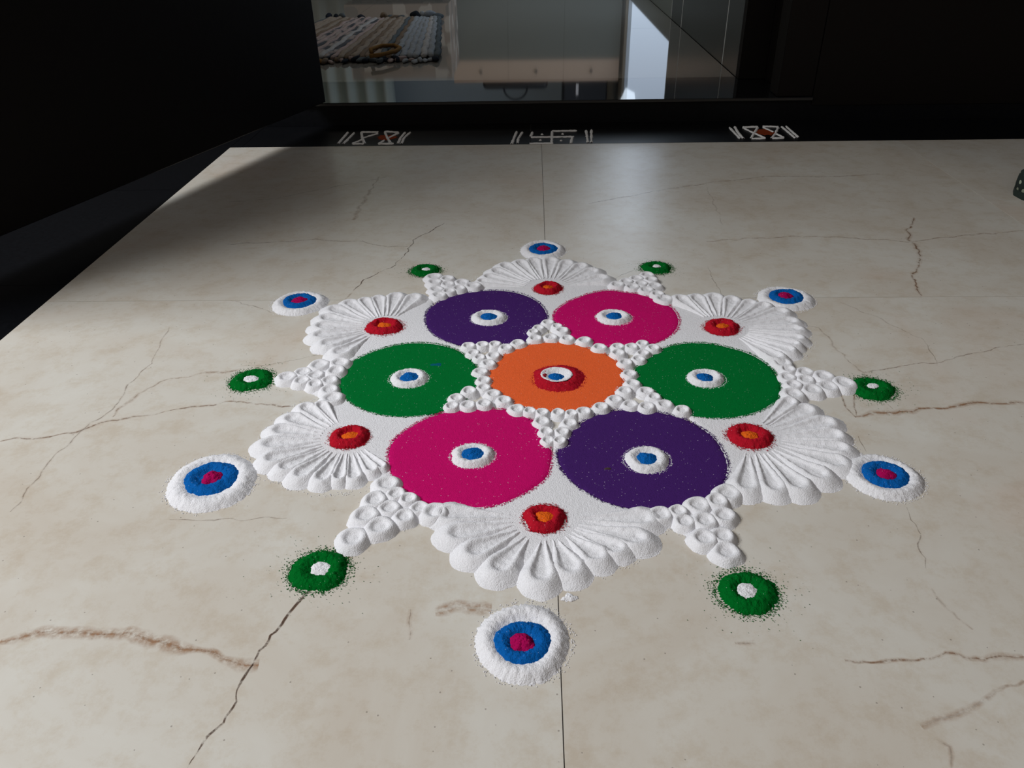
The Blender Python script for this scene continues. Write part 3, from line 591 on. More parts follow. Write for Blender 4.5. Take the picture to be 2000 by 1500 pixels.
# sideboard, only mirrored in the floor
sb = empty('sideboard', (0.05, 4.45, HS), 'low grey sideboard with a tan drawer band, mirrored in the floor past the threshold', 'sideboard')
grey = plain('sideboard_grey', (0.115, 0.125, 0.105), 0.6); tan = plain('sideboard_tan', (0.62, 0.43, 0.30), 0.6)
zt = 0.425
bm_obj('carcass', box_bm(-0.55, 0.46, -0.20, 0.24, 0.0, 0.555), grey, sb)
for i in range(3):
    x0 = -0.55 + i * 0.3367
    d = bm_obj('door', box_bm(x0 + .0005, x0 + .3362, -0.218, -0.201, 0.004, zt - .001), grey, sb)
    d = bm_obj('drawer', box_bm(x0 + .0005, x0 + .3362, -0.218, -0.201, zt + .001, 0.553), tan, sb)
    bm_obj('drawer_knob', box_bm(x0 + .160, x0 + .176, -0.230, -0.219, zt + .06, zt + .075, .002), DOOREDGE, d)
bag = empty('handbag', (-0.125, 4.42, HS + 0.555), 'flat black bag with an upright loop handle, mirrored in the polished black threshold', 'bag')
BAGM = plain('black_leather', (0.012, 0.014, 0.018), 0.5)
bm = box_bm(-0.205, 0.205, -0.10, 0.10, 0.0, 0.062, 0.028, 4)
bm_obj('bag_body', bm, BAGM, bag, True)
hp = [(-.078, -.02, .055)] + [(-0.076 * math.cos(a), -.02, .062 + .075 * math.sin(a)) for a in [k * PI / 12 for k in range(13)]] + [(.078, -.02, .055)]
bm_obj('bag_handle', tube_bm(hp, 0.0060), BAGM, bag, True)
case = empty('black_case', (0.33, 4.45, HS + 0.555), 'dark glossy case standing on the right end of the sideboard', 'case')
bm_obj('case_body', box_bm(-0.155, 0.125, -0.12, 0.12, 0, 0.30, 0.012, 3), BAGM, case)
bm_obj('case_clasp', box_bm(-0.075, -0.055, -0.126, -0.119, 0.03, 0.10, 0.002), plain('bright_metal', (0.6, 0.6, 0.62), 0.3, metal=1.0), case)

# mosaic-patterned ottoman beside it
def mosaic():
    m, nt, b = newmat('mosaic_fabric')
    tc = N(nt, 'ShaderNodeTexCoord'); vo = N(nt, 'ShaderNodeTexVoronoi', Scale=15.0, distance='CHEBYCHEV')
    vo.inputs['Randomness'].default_value = 0.55
    nt.links.new(tc.outputs['Object'], vo.inputs['Vector'])
    r = N(nt, 'ShaderNodeValToRGB'); r.color_ramp.interpolation = 'CONSTANT'
    e = r.color_ramp.elements; e[0].color = (0.34, 0.25, 0.19, 1); e[1].position = 0.45; e[1].color = (0.58, 0.50, 0.42, 1)
    x = r.color_ramp.elements.new(0.7); x.color = (0.22, 0.18, 0.15, 1)
    sp = N(nt, 'ShaderNodeSeparateColor'); nt.links.new(vo.outputs['Color'], sp.inputs['Color']); nt.links.new(sp.outputs['Red'], r.inputs['Fac'])
    nt.links.new(r.outputs['Color'], b.inputs['Base Color']); b.inputs['Roughness'].default_value = 0.9
    return m
ot = empty('patterned_ottoman', (-0.735, 3.98, HS), 'square ottoman in tan and cream mosaic fabric, mirrored beside the rug', 'ottoman')
bm_obj('seat_block', box_bm(-0.28, 0.275, -0.25, 0.25, 0.055, 0.43), mosaic(), ot)
for sx in (-.22, .22):
    for sy in (-.19, .19): bm_obj('foot', box_bm(sx - .02, sx + .02, sy - .02, sy + .02, 0, .056, .003), DARKWOOD, ot)
cu = empty('white_curtain', (-1.42, 4.6, HS), 'pale curtain hanging in folds at the far left of the room', 'curtain')
v = []; f = []; n = 60
for a in range(n + 1):
    x = -0.42 + 0.9 * a / n; y = 0.03 * math.sin(a * 0.75)
    v += [(x, y, 0.01), (x, y, 2.1)]
for a in range(n): f.append((2 * a, 2 * a + 2, 2 * a + 3, 2 * a + 1))
cob = link('curtain_cloth', meshdata('curtain_cloth', v, f, plain('curtain_white', (0.70, 0.78, 0.72), 0.9)), cu)
sm = cob.modifiers.new('thick', 'SOLIDIFY'); sm.thickness = 0.004
bm_obj('curtain_rod', tube_bm([(-0.5, 0, 2.105), (0.55, 0, 2.105)], 0.012), DOOREDGE, cu, True)
# extra light at the room's window, plus an overhead fill added for brightness
area('room_window_light', (0.50, 3.3, 1.0), (-1.0, 2.9, 0.3), 1.2, 0.9, 5.5, (0.75, 0.87, 1.0))
area('room_overhead_fill', (-0.9, 3.0, 2.2), (-0.9, 3.0, 0.0), 0.9, 0.9, 9.0, (1.0, 0.93, 0.82))

# ------------------------------------------------------------------ patterned slipper at the right edge
def dotted():
    m, nt, b = newmat('dotted_green_fabric')
    tc = N(nt, 'ShaderNodeTexCoord'); vo = N(nt, 'ShaderNodeTexVoronoi', Scale=80.0); vo.inputs['Randomness'].default_value = 0.55
    nt.links.new(tc.outputs['Object'], vo.inputs['Vector'])
    lt = N(nt, 'ShaderNodeMath', operation='LESS_THAN'); lt.inputs[1].default_value = 0.30; nt.links.new(vo.outputs['Distance'], lt.inputs[0])
    mx = N(nt, 'ShaderNodeMix', data_type='RGBA'); nt.links.new(lt.outputs[0], mx.inputs['Factor'])
    mx.inputs['A'].default_value = (0.006, 0.016, 0.014, 1); mx.inputs['B'].default_value = (0.33, 0.38, 0.29, 1)
    nt.links.new(mx.outputs['Result'], b.inputs['Base Color']); b.inputs['Roughness'].default_value = 0.9
    return m
SLM = dotted()
sl = empty('fabric_slipper', (0.865, 0.625, 0), 'dark green fabric slipper with pale dots, cut off by the right edge of the photo', 'slipper', rz=math.radians(-12))
def slipper_half(s):   # half width along the length
    return 0.044 * (1 - 0.20 * math.exp(-((s - .12) / .045) ** 2))
v = []; nU, nV = 30, 12; LN = 0.25
def outl(s):
    w = 0.046 - 0.010 * math.exp(-((s / LN - .55) / .18) ** 2)
    e = min(1, math.sqrt(max(0, 1 - ((0.045 - s) / 0.045) ** 2)) if s < 0.045 else 1)
    e2 = min(1, math.sqrt(max(0, 1 - ((s - (LN - .035)) / .035) ** 2)) if s > LN - .035 else 1)
    return w * e * e2
def shell(z0, z1f, name, mat, smax=LN):
    v = []
    for a in range(nU + 1):
        s = smax * (0.5 - 0.5 * math.cos(PI * a / nU)) if smax == LN else smax * (a / nU) ** 1.6
        w = outl(s)
        for q in range(nV + 1):
            an = PI * q / nV
            v.append((s, -math.cos(an) * w, z0 + z1f(s) * math.sin(an) ** 0.7))
    f = [(a * (nV + 1) + q, (a + 1) * (nV + 1) + q, (a + 1) * (nV + 1) + q + 1, a * (nV + 1) + q + 1) for a in range(nU) for q in range(nV)]
    o = link(name, meshdata(name, v, f, mat), sl)
    md = o.modifiers.new('thick', 'SOLIDIFY'); md.thickness = 0.002
    return o
v = []
K = 40
for z in (0.0, 0.012):
    for a in range(K):
        s = LN * a / (K - 1); v.append((s, -outl(s) - .0015, z))
    for a in range(K):
        s = LN * (K - 1 - a) / (K - 1); v.append((s, outl(s) + .0015, z))
M2 = 2 * K
f = [tuple(range(M2))[::-1], tuple(range(M2, 2 * M2))] + [(a, (a + 1) % M2, M2 + (a + 1) % M2, M2 + a) for a in range(M2)]
link('sole', meshdata('sole', v, f, plain('slipper_sole', (0.01, 0.02, 0.016), 0.9), False), sl)
shell(0.0125, lambda s: 0.034 + 0.02 * min(1, s / .09), 'upper', SLM, 0.12)

# ------------------------------------------------------------------ powder shapes
def heap_mesh(name, rx, ry, prof, mat, na=160, seed=0, wob=0.04, rag=0.0005, bump=0.0005, z0=0.0, sub=3, outline=None):
    """round heap; prof = [(radius fraction, height)], from the middle outwards"""
    pr = np.array(prof, float); fr = []
    for a, b_ in zip(pr[:-1, 0], pr[1:, 0]):
        k = max(1, int(round((b_ - a) * sub * 8)))
        fr += list(np.linspace(a, b_, k, endpoint=False))
    fr.append(pr[-1, 0]); fr = np.array(fr)
    # smoothed profile
    from_h = np.interp(fr, pr[:, 0], pr[:, 1])
    if len(fr) > 6:
        sm_ = from_h.copy(); sm_[1:-1] = (from_h[:-2] + 2 * from_h[1:-1] + from_h[2:]) / 4; sm_[-1] = from_h[-1]; from_h = sm_
    th = np.linspace(0, 2 * PI, na, endpoint=False)
    c, s = np.cos(th), np.sin(th)
    if outline is None:
        w = 1 + wob * 2 * (vnoise(c * 1.6 + 5, s * 1.6 + 5, 1.0, seed) - .5) * 1.4
        Rx, Ry = rx * w, ry * w
        ex_, ey_ = Rx * c, Ry * s
    else:
        ex_, ey_ = outline(th)
    jag = 1 + rag / max(1e-4, (rx + ry) / 2) * RNG.normal(0, 1, na)
    first = 1 if fr[0] == 0 else 0
    V = []; 
    if first: V.append([0, 0, z0 + from_h[0]])
    for i in range(first, len(fr)):
        k = fr[i]; j = jag ** (1 if i == len(fr) - 1 else 0.6 if i == len(fr) - 2 else 0.0)
        x = ex_ * k * j; y = ey_ * k * j
        fade = 0.15 if i == len(fr) - 1 else 1.0
        nz = ((vnoise(x, y, 330, seed + 1) - .5) * 1.2 + (vnoise(x, y, 900, seed + 2) - .5)) * bump * 2 * fade if (outline is None or k > .98) else 0 * x
        V += np.column_stack([x, y, z0 + from_h[i] + nz]).tolist()
    F = []
    nr = len(fr) - first
    for i in range(nr - 1):
        for a in range(na):
            b2 = (a + 1) % na
            F.append((first + i * na + a, first + (i + 1) * na + a, first + (i + 1) * na + b2, first + i * na + b2))
    if first:
        F3 = [(0, 1 + a, 1 + (a + 1) % na) for a in range(na)]
        return meshdata(name, V, F3 + F, mat)
    return meshdata(name, V, np.array(F), mat)

def grains(parent, mat, pts, size=(0.00025, 0.0006), zs=None):
    """loose grains of powder lying about a heap, joined into one part"""
    n = len(pts)
    if n == 0: return
    base = np.array([(1, 0, -.4), (-.5, .87, -.4), (-.5, -.87, -.4), (0, 0, .9)])
    V = np.zeros((n, 4, 3)); an = RNG.random(n) * 6.28; sz = RNG.uniform(size[0], size[1], n)
    ca, sa = np.cos(an), np.sin(an)
    for k in range(4):
        V[:, k, 0] = pts[:, 0] + (base[k, 0] * ca - base[k, 1] * sa) * sz
        V[:, k, 1] = pts[:, 1] + (base[k, 0] * sa + base[k, 1] * ca) * sz
        V[:, k, 2] = (0.0003 if zs is None else zs) + (base[k, 2] + .4) * sz
    i = np.arange(n)[:, None] * 4
    F = np.concatenate([i + np.array([[0, 1, 3]]), i + np.array([[1, 2, 3]]), i + np.array([[2, 0, 3]])])
    link('stray_grains', meshdata('stray_grains', V.reshape(-1, 3), F, mat, False), parent, kind='stuff')

def ring_pts(rx, ry, n, spread, cx=0, cy=0):
    th = RNG.random(n) * 2 * PI; r = 1 + np.abs(RNG.normal(0, spread, n))
    return np.column_stack([cx + rx * r * np.cos(th), cy + ry * r * np.sin(th)])

def outline_fn(pts, cx, cy):
    """closed outline as a function of angle round (cx, cy)"""
    P = np.array(pts) - [cx, cy]
    a = np.arctan2(P[:, 1], P[:, 0]) % (2 * PI); r = np.hypot(P[:, 0], P[:, 1])
    o = np.argsort(a); a, r = a[o], r[o]
    aa = np.concatenate([a - 2 * PI, a, a + 2 * PI]); rr = np.concatenate([r, r, r])
    def fn(th):
        # mild smoothing of the traced radii
        R = sum(np.interp(th + d, aa, rr) for d in (-.09, -.045, 0, .045, .09)) / 5
        return R * np.cos(th), R * np.sin(th)
    return fn

# coloured circles
DISCINFO = {
 'purple_far': (PUR, 'purple powder circle at the back left of the rangoli, beside the far magenta one'),
 'magenta_far': (MAG, 'magenta powder circle at the back right of the rangoli, behind the right green one'),
 'green_left': (GRN, 'green powder circle on the left of the central orange circle, with a small blue smudge'),
 'green_right': (GRN, 'green powder circle on the right of the central orange circle'),
 'magenta_near': (MAG, 'large magenta powder circle at the front left of the rangoli, nearest the viewer'),
 'purple_near': (PUR, 'large purple powder circle at the front right of the rangoli, nearest the viewer'),
 'orange': (ORA, 'orange powder circle with a red ring at the very centre of the rangoli'),
}
DH = 0.0024
for di, (key, pts) in enumerate(DATA['discs'].items()):
    mat, lab = DISCINFO[key]
    P = np.array(pts); cx, cy = (P[:, 0].min() + P[:, 0].max()) / 2, (P[:, 1].min() + P[:, 1].max()) / 2
    root = empty('powder_circle', (cx, cy, 0), lab, 'powder circle', 'filled powder circles of the rangoli')
    fn = outline_fn(pts, cx, cy); R = (P[:, 0].max() - P[:, 0].min()) / 2
    me = heap_mesh('colour_field', R, R, [(0, DH), (0.3, DH), (0.6, DH), (0.975, DH * .95), (0.992, DH * .7), (1.0, 0.0006)], mat, 620, di * 7, 0, 0.0011, 0.00022, sub=2.2, outline=fn)
    link('colour_field', me, root)
    # grains strewn over the rim
    th = RNG.random(1500) * 2 * PI; ox_, oy_ = fn(th); s = 1 + np.abs(RNG.normal(0, .016, 1500)) - .008
    grains(root, mat, np.column_stack([ox_ * s, oy_ * s]), (0.0003, 0.0007), 0.0022)
    ey_ = DATA['eyes'][key]
    if key != 'orange':
        (ex0, ey0, rx, ry), (bx, by, brx, bry) = ey_
        ry = rx * 0.90
        me = heap_mesh('white_ring', rx, ry, [(0.0, .0010), (0.36, .0012), (0.50, .0028), (0.62, .0046), (0.74, .0050), (0.88, .0028), (1.0, 0)], WHITE, 110, di * 3 + 40, .05, .0004, .00035)
        wr_ = link('white_ring', me, root, (ex0 - cx, ey0 - cy, DH - .0002))
        me = heap_mesh('blue_mound', brx * 1.02, brx * .94, [(0, .0046), (0.3, .0040), (0.7, .0022), (1.0, 0.0002)], BLU, 60, di + 60, .10, .0004, .0004)
        link('blue_mound', me, root, (bx - cx, (ey0 + by) / 2 - cy, DH + .0010))
        grains(root, WHITE, ring_pts(rx, ry, 260, .05, ex0 - cx, ey0 - cy), (.00025, .0006), DH)
    else:
        (rx0, ry0, rrx, rry), (wx, wy, wrx, wry), (bx, by, brx, bry) = ey_
        me = heap_mesh('red_ring', rrx, rrx * .93, [(0.0, .001), (0.40, .0015), (0.52, .0048), (0.62, .0056), (0.74, .0042), (0.88, .0018), (1.0, 0)], RED, 150, 71, .07, .0007, .0005)
        link('red_ring', me, root, (rx0 - cx + .0, ry0 - cy, DH - .0002))
        me = heap_mesh('white_crater', rrx * .60, rrx * .53, [(0.0, .0016), (0.45, .0018), (0.72, .0042), (0.93, .0060), (1.0, .0054)], WHITE, 90, 75, .03, .0002, .0003)
        link('white_crater', me, root, (rx0 - cx - .0022, ry0 - cy + .0005, DH))
        me = heap_mesh('blue_mound', brx * 1.05, brx * .80, [(0, .0040), (0.4, .0034), (0.8, .0016), (1.0, 0.0002)], BLU, 60, 77, .08, .0003, .0004)
        link('blue_mound', me, root, (rx0 - cx - .0035, ry0 - cy - .0005, DH + .0014))
        grains(root, RED, ring_pts(rrx, rrx * .93, 350, .05, rx0 - cx, ry0 - cy), (.0003, .0006), DH)
    if key == 'green_left':
        me = heap_mesh('blue_smudge', .0065, .0035, [(0, .0006), (.6, .0004), (1, 0)], powder('blue_green_powder', (0.003, 0.105, 0.16)), 40, 5, .35, .0008, .0001)
        link('blue_smudge', me, root, (-0.1318 - cx, 0.0237 - cy, DH))
    if key == 'purple_near':
        me = heap_mesh('dark_crumb', .0035, .0013, [(0, .0016), (.6, .0010), (1, 0)], plain('crumb', (0.05, .03, .02), .9), 16, 5, .2, .0002, .0001)
        link('dark_crumb', me, root, (0.0580 - cx, -0.1760 - cy, DH))

# small concentric heaps
PLACE6 = ['at the very back of the rangoli', 'at the back right', 'at the front right', 'at the very front of the rangoli', 'at the front left', 'at the back left']
for i, ((cx, cy, rx, ry), (bx, by, brx, bry), (mx_, my_, mrx, mry)) in enumerate(DATA['targets']):
    lab = 'white, blue and magenta bullseye ' + ['on the marble behind the rangoli, furthest away', 'behind the right upper fan, touching it', 'on bare marble right of the right lower fan', 'on bare marble, nearest and largest', 'on bare marble left of the left lower fan', 'on the tile joint behind the left upper fan'][i]
    root = empty('powder_bullseye', (cx, cy, 0), lab, 'powder ring', 'powder bullseyes outside the fans')
    r = rx * 1.0; ry = ry if abs(ry - rx) < .004 else rx
    me = heap_mesh('white_rim', r, ry, [(0, .0012), (.45, .0014), (.56, .0026), (.66, .0052), (.78, .0058), (.90, .0032), (1, 0)], WHITE, 190, i * 5 + 100, .045, .0006, .0004)
    link('white_rim', me, root)
    me = heap_mesh('blue_ring', brx * 1.03, brx * .96, [(0, .0022), (.36, .0026), (.50, .0052), (.66, .0064), (.86, .0044), (1, .0014)], BLU, 150, i * 5 + 101, .05, .0004, .0005)
    link('blue_ring', me, root, (bx - cx, by - cy - .0005, .0004))
    me = heap_mesh('magenta_mound', mrx * 1.08, mrx * .98, [(0, .0062), (.35, .0054), (.75, .0028), (1, .0004)], MAG2, 60, i * 5 + 102, .16, .0004, .0005)
    link('magenta_mound', me, root, (mx_ - cx, by - cy - .001, .0022))
    grains(root, WHITE, ring_pts(r, ry, 260, .05), (.0003, .0007))
for i, ((cx, cy, rx, ry), (bx, by, brx, bry)) in enumerate(DATA['rosettes']):
    lab = 'red powder ring with an orange middle ' + ['on the furthest white fan', 'on the right upper white fan', 'on the right lower white fan', 'on the nearest white fan', 'on the left lower white fan', 'on the left upper white fan'][i]
    root = empty('red_rosette', (cx, cy, 0.0022), lab, 'powder ring', 'red rosettes on the fans')
    me = heap_mesh('red_ring', rx, rx * .95, [(0, .0016), (.36, .0020), (.52, .0058), (.66, .0066), (.84, .0040), (1, 0)], RED, 130, i * 5 + 200, .08, .0007, .0006)
    link('red_ring', me, root)
    me = heap_mesh('orange_mound', brx * 1.1, brx * .95, [(0, .0040), (.4, .0034), (.8, .0018), (1, .0004)], ORB, 56, i * 5 + 201, .12, .0004, .0004)
    link('orange_mound', me, root, (bx - cx, -.0012, .0014))
    grains(root, RED, ring_pts(rx, rx * .95, 320, .09), (.0003, .0007), 0.0004)
for i, ((cx, cy, rx, ry), (bx, by, brx, bry)) in enumerate(DATA['greens']):
    lab = 'green powder ring with a white middle ' + ['beyond the tip of the back left beaded triangle', 'beyond the tip of the back right beaded triangle', 'touching the tip of the right beaded triangle', 'before the tip of the front right beaded triangle', 'before the tip of the front left beaded triangle', 'left of the tip of the left beaded triangle'][i]
    root = empty('green_ring', (cx, cy, 0), lab, 'powder ring', 'green powder rings at the triangle tips')
    me = heap_mesh('green_rim', rx, rx * .93, [(0, .0012), (.28, .0014), (.45, .0040), (.62, .0056), (.82, .0036), (1, 0)], GRN2, 150, i * 5 + 300, .06, .0008, .0006)
    link('green_rim', me, root)
    me = heap_mesh('white_middle', brx * 1.05, brx * .82, [(0, .0020), (.6, .0016), (1, .0002)], WHITE, 50, i * 5 + 301, .14, .0005, .0003)
    link('white_middle', me, root, (bx - cx, (by - cy) * .6, .0016))
    grains(root, GRN2, ring_pts(rx, rx * .93, 700, .14), (.0003, .0007))
    grains(root, GRN2, ring_pts(rx * 1.1, rx * 1.05, 120, .5), (.0002, .0005))

# beads: pinches of powder with a fingertip dent
BEADS = [heap_mesh('bead', 1, 1, [(0, .50), (.12, .47), (.30, .48), (.40, .60), (.48, .76), (.56, .80), (.64, .75), (.76, .54), (.88, .28), (1, 0)], WHITE, 40, 400 + k, .07, .016, .0, sub=2.2) for k in range(5)]
def bead(parent, x, y, R, h, px_, py_, name='bead'):
    o = link(name, random.choice(BEADS), parent, (x - px_, y - py_, 0.0))
    o.rotation_euler = (0, 0, random.uniform(0, 6.28))
    o.scale = (R, R * random.uniform(.94, 1.06), h)
def spacing(P):
    P = np.array(P); d = np.hypot(P[:, None, 0] - P[None, :, 0], P[:, None, 1] - P[None, :, 1]); np.fill_diagonal(d, 9)
    s = np.sort(d, 1)
    return (s[:, 0] + s[:, 1]) / 2
random.seed(5)
TL = ['at the back left, behind the purple circle', 'at the back right, behind the magenta circle', 'pointing right, beside the right green circle', 'at the front right, before the purple circle', 'at the front left, before the magenta circle', 'pointing left, beside the left green circle']
for i, P in enumerate(DATA['tris']):
    A = np.array(P); cx, cy = A.mean(0)
    root = empty('beaded_triangle', (cx, cy, 0), 'white triangle of dented powder dabs ' + TL[i], 'powder triangle', 'beaded triangles of the rangoli')
    sp = spacing(P)
    hull = [(p, s) for p, s in zip(A, sp)]
    # thin bed of powder below the dabs
    th = np.linspace(0, 2 * PI, 90, endpoint=False)
    Rr = [max([np.dot(p - [cx, cy], (math.cos(t), math.sin(t))) + .004 for p in A] + [0.004]) for t in th]
    Rr = np.array(Rr)
    # support function -> radius (convex hull)
    X = np.array([[math.cos(t), math.sin(t)] for t in th])
    rad = np.array([min(Rr[j] / max(1e-3, X[k] @ X[j]) for j in range(90) if X[k] @ X[j] > .05) for k in range(90)])
    fn = (lambda rad: (lambda t: (np.interp(t % (2 * PI), np.linspace(0, 2 * PI, 91), np.append(rad, rad[0])) * np.cos(t), np.interp(t % (2 * PI), np.linspace(0, 2 * PI, 91), np.append(rad, rad[0])) * np.sin(t))))(rad)
    me = heap_mesh('powder_bed', .03, .03, [(0, .0030), (.5, .0030), (.8, .0022), (1, 0)], WHITE, 140, 500 + i, 0, .0005, .0003, outline=fn)
    link('powder_bed', me, root)
    for (x, y), s in zip(P, sp):
        bead(root, x, y, min(.0172, max(.0110, s * .78)), random.uniform(.0074, .0092), cx, cy)
    pts = np.concatenate([ring_pts(.013, .013, 60, .12, x - cx, y - cy) for x, y in P])
    grains(root, WHITE, pts, (.0003, .0006))
P = DATA['star']; A = np.array(P); cx, cy = DATA['discs']['orange'][0][0] * 0 + 0.0145, -0.003
root = empty('beaded_star', (cx, cy, 0), 'six-pointed star outline of white fingertip-dented dabs around the orange circle', 'powder star')
sp = spacing(P)
for (x, y), s in zip(P, sp):
    bead(root, x, y, min(.0125, max(.0092, s * .70)), random.uniform(.0080, .0092), cx, cy)
grains(root, WHITE, np.concatenate([ring_pts(.0105, .0105, 22, .10, x - cx, y - cy) for x, y in P]), (.0003, .0006), .003)

# fans of finger strokes
def petal_mesh(a, e, r0, r1, h, seed):
    """stretched dab from a to e: dented along its middle, round at the outer end"""
    a = np.array(a); e = np.array(e); d = e - a; Ln = np.linalg.norm(d); t = d / Ln; n_ = np.array([-t[1], t[0]])
    K1 = 26; KC = 18
    # contour stations: (along s, direction angle, radius)
    st = []
    for k in range(K1): st.append((k / K1 * Ln, PI / 2, k / K1))
    for k in range(KC + 1): st.append((Ln, PI / 2 - PI * k / KC, 1.0))
    for k in range(K1): st.append(((1 - (k + 1) / K1) * Ln, -PI / 2, 1 - (k + 1) / K1))
    prof = [(0, .50), (.14, .50), (.23, .54), (.30, .66), (.37, .82), (.44, .90), (.52, .87), (.62, .72), (.73, .52), (.86, .26), (.94, .11), (1.0, 0.0)]
    rows = []
    for j, (fr, hh) in enumerate(prof):
        row = []
        for s, an, q in st:
            rad = r0 + (r1 - r0) * q ** 1.25
            hq = h * (0.36 + 0.64 * q ** 1.1)
            if an == PI / 2 or an == -PI / 2: hj = hh
            else: hj = hh
            p = a + t * (s + math.cos(an) * rad * fr * 1.22) + n_ * (math.sin(an) * rad * fr)
            row.append((p[0], p[1], hq * hj))
        rows.append(row)
    V = np.array(rows); M = V.shape[1]
    nz = (vnoise(V[..., 0], V[..., 1], 260, seed) - .5) * .0010 + (vnoise(V[..., 0], V[..., 1], 700, seed + 1) - .5) * .0005
    nz[-1] *= .2
    V[..., 2] += nz
    jit = RNG.normal(0, .00035, (M, 2)); V[-1, :, :2] += jit; V[-1, :, 2] = 0
    V = V.reshape(-1, 3)
    F = []
    for j in range(len(prof) - 1):
        for k in range(M - 1):
            F.append((j * M + k, j * M + k + 1, (j + 1) * M + k + 1, (j + 1) * M + k))
    F = np.array(F)[:, ::-1]
    return V, F
FL = ['furthest away, behind the far purple and magenta circles', 'at the right upper side, between magenta and green circles', 'at the right lower side, between green and purple circles', 'nearest the viewer, between magenta and purple circles', 'at the left lower side, between green and magenta circles', 'at the left upper side, between purple and green circles']
for i, F_ in enumerate(DATA['fans']):
    c = np.array(F_['c']); E_ = np.array(F_['ends'])
    root = empty('petal_fan', (c[0], c[1], 0), 'scalloped white powder fan ' + FL[i], 'powder fan', 'scalloped fans of the rangoli')
    fn = outline_fn(F_['base'], c[0], c[1])
    P = np.array(F_['base']) - c
    def fn2(th, P=P):
        # exact polygon radius
        out = np.zeros_like(th)
        for k in range(len(P)):
            a_, b_ = P[k], P[(k + 1) % len(P)]
            dx, dy = np.cos(th), np.sin(th)
            ed = b_ - a_
            det = dx * (-ed[1]) + dy * ed[0]
            with np.errstate(divide='ignore', invalid='ignore'):
                tt = (a_[0] * (-ed[1]) + a_[1] * ed[0]) / det
                uu = (dx * a_[1] - dy * a_[0]) / det
            ok = (tt > 0) & (uu >= -1e-6) & (uu <= 1 + 1e-6) & np.isfinite(tt)
            out = np.where(ok & (tt > out), tt, out)
        return out * np.cos(th), out * np.sin(th)
    me = heap_mesh('powder_bed', .06, .06, [(0, .0019), (.5, .0019), (.9, .0018), (.97, .0012), (1, 0)], WHITE, 300, 600 + i, 0, .0005, .00025, outline=fn2, sub=2)
    link('powder_bed', me, root)
    n = len(E_)
    for k in range(n):
        e = E_[k]
        nb = []
        if k > 0: nb.append(np.linalg.norm(E_[k - 1] - e))
        if k < n - 1: nb.append(np.linalg.norm(E_[k + 1] - e))
        w = np.mean(nb); w = min(.026, max(.012, w))
        d = e - c; Ln = np.linalg.norm(d)
        a_ = c + d * min(.55, max(.36, .030 / Ln))
        # the stroke starts fan out less than the ends
        V, Fc = petal_mesh(a_ - c, e - d / Ln * .0045 - c, .0045, w * .84, random.uniform(.0074, .0090), 700 + i * 20 + k)
        link('petal', meshdata('petal', V, Fc, WHITE), root)
    pts = np.concatenate([ring_pts(.018, .018, 60, .10, e[0] - c[0] + (e - c)[0] * .0, e[1] - c[1]) for e in E_])
    grains(root, WHITE, pts, (.0003, .0007))

# spilled bits of white powder on the bare marble
for k, (x, y, rx, ry, lab) in enumerate([(0.0209, -0.3255, .0045, .003, 'upper'), (0.0135, -0.3385, .0060, .0035, 'lower'), (0.3350, 0.1000, .0045, .0030, 'right')]):
    labs = {'upper': 'tiny spill of white powder just before the nearest fan', 'lower': 'small spill of white powder behind the nearest bullseye', 'right': 'small white powder spill on the marble right of the right upper fan'}
    o = link('powder_spill', heap_mesh('powder_spill', rx, ry, [(0, .0016), (.5, .0012), (1, 0)], WHITE, 40, 800 + k, .35, .0006, .0003), None, (x, y, 0.0001), label=labs[lab], cat='powder spill')

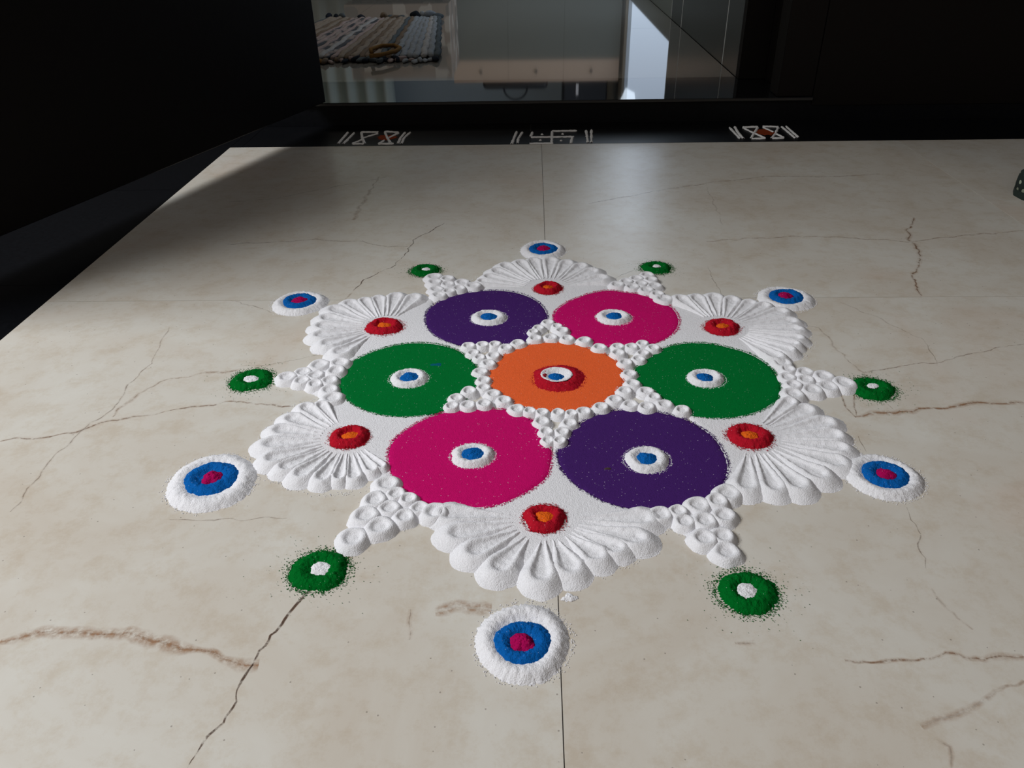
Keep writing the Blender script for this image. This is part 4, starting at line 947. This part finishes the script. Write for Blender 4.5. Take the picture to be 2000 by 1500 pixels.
# ------------------------------------------------------------------ powder signs drawn on the black border before the step
CHALK = powder('chalk_line_powder', (0.80, 0.80, 0.80), 0.0, 0.6, 0.25, 0.0005)
KUM = plain('vermilion_smear', (0.22, 0.035, 0.008), 0.95, 0.1, bump=0.4, bscale=500, var=0.5)
def stroke_mesh(pts, w, seed):
    P = [np.array(p) for p in pts]; S = []
    for a, b_ in zip(P[:-1], P[1:]):
        n = max(3, int(np.linalg.norm(b_ - a) / .0025))
        for k in range(n): S.append(a + (b_ - a) * k / n)
    S.append(P[-1]); S = np.array(S); n = len(S)
    t = np.gradient(S, axis=0); t /= np.linalg.norm(t, axis=1)[:, None] + 1e-9
    nr = np.stack([-t[:, 1], t[:, 0]], 1); i = np.arange(n)
    hw = w * (.75 + .6 * vnoise(i, i * 0, .6, seed)); hw[0] *= .5; hw[-1] *= .5
    V = []
    for s, z in ((-1, 0), (-.7, .7), (0, 1), (.7, .7), (1, 0)):
        q = S + nr * (s * hw)[:, None] + (RNG.normal(0, .0004, (n, 2)) if abs(s) == 1 else 0)
        V.append(np.column_stack([q, .0003 + z * .0024 * (.6 + .7 * vnoise(i, i * 0, .9, seed + 2))]))
    V = np.concatenate(V)
    F = np.array([(r * n + k, (r + 1) * n + k, (r + 1) * n + k + 1, r * n + k + 1) for r in range(4) for k in range(n - 1)])[:, ::-1]
    return V, F
SLAB = ['white powder sign of two crossed hourglasses between slanted double lines, left on the black border',
        'white powder swastika with four dots between double lines, in the middle of the black border',
        'white powder sign of two hourglasses around a red smear, right on the black border']
for i, S in enumerate(DATA['signs']):
    A = np.concatenate([np.array(q) for q in S]); cx, cy = A.mean(0)
    root = empty('powder_sign', (cx, cy, 0.0003), SLAB[i], 'powder sign', 'auspicious signs on the black border')
    for k, q in enumerate(S):
        q = [np.array(p) - [cx, cy] for p in q]
        L_ = sum(np.linalg.norm(b_ - a) for a, b_ in zip(q[:-1], q[1:]))
        vert = abs(q[0][1] - q[-1][1]) > abs(q[0][0] - q[-1][0]) * .6
        if i == 1 and L_ < .012:
            link('dot', heap_mesh('dot', .0034, .0048, [(0, .0026), (.5, .002), (1, 0)], CHALK, 20, 900 + k, .15, .0003, .0002), root, (float(q[0][0] + q[-1][0]) / 2, float(q[0][1] + q[-1][1]) / 2, 0))
            continue
        V, F = stroke_mesh(q, .0029 if vert else .0050, 910 + i * 20 + k)
        link('stroke', meshdata('stroke', V, F, CHALK), root)
    sm_ = np.array(DATA['smears'][i]) - [cx, cy]; c0 = sm_.mean(0)
    f2 = outline_fn(sm_, c0[0], c0[1])
    me = heap_mesh('red_smear', .01, .01, [(0, .0006), (.6, .0005), (1, 0.0001)], KUM, 60, 950 + i, .3, .0012, .0001, outline=(lambda th, f2=f2, s=(.8, .35, 1)[i]: tuple(np.array(f2(th)) * np.array([[1], [s]]))))
    link('red_smear', me, root, (float(c0[0]), float(c0[1]), 0), label='dull red vermilion smear')
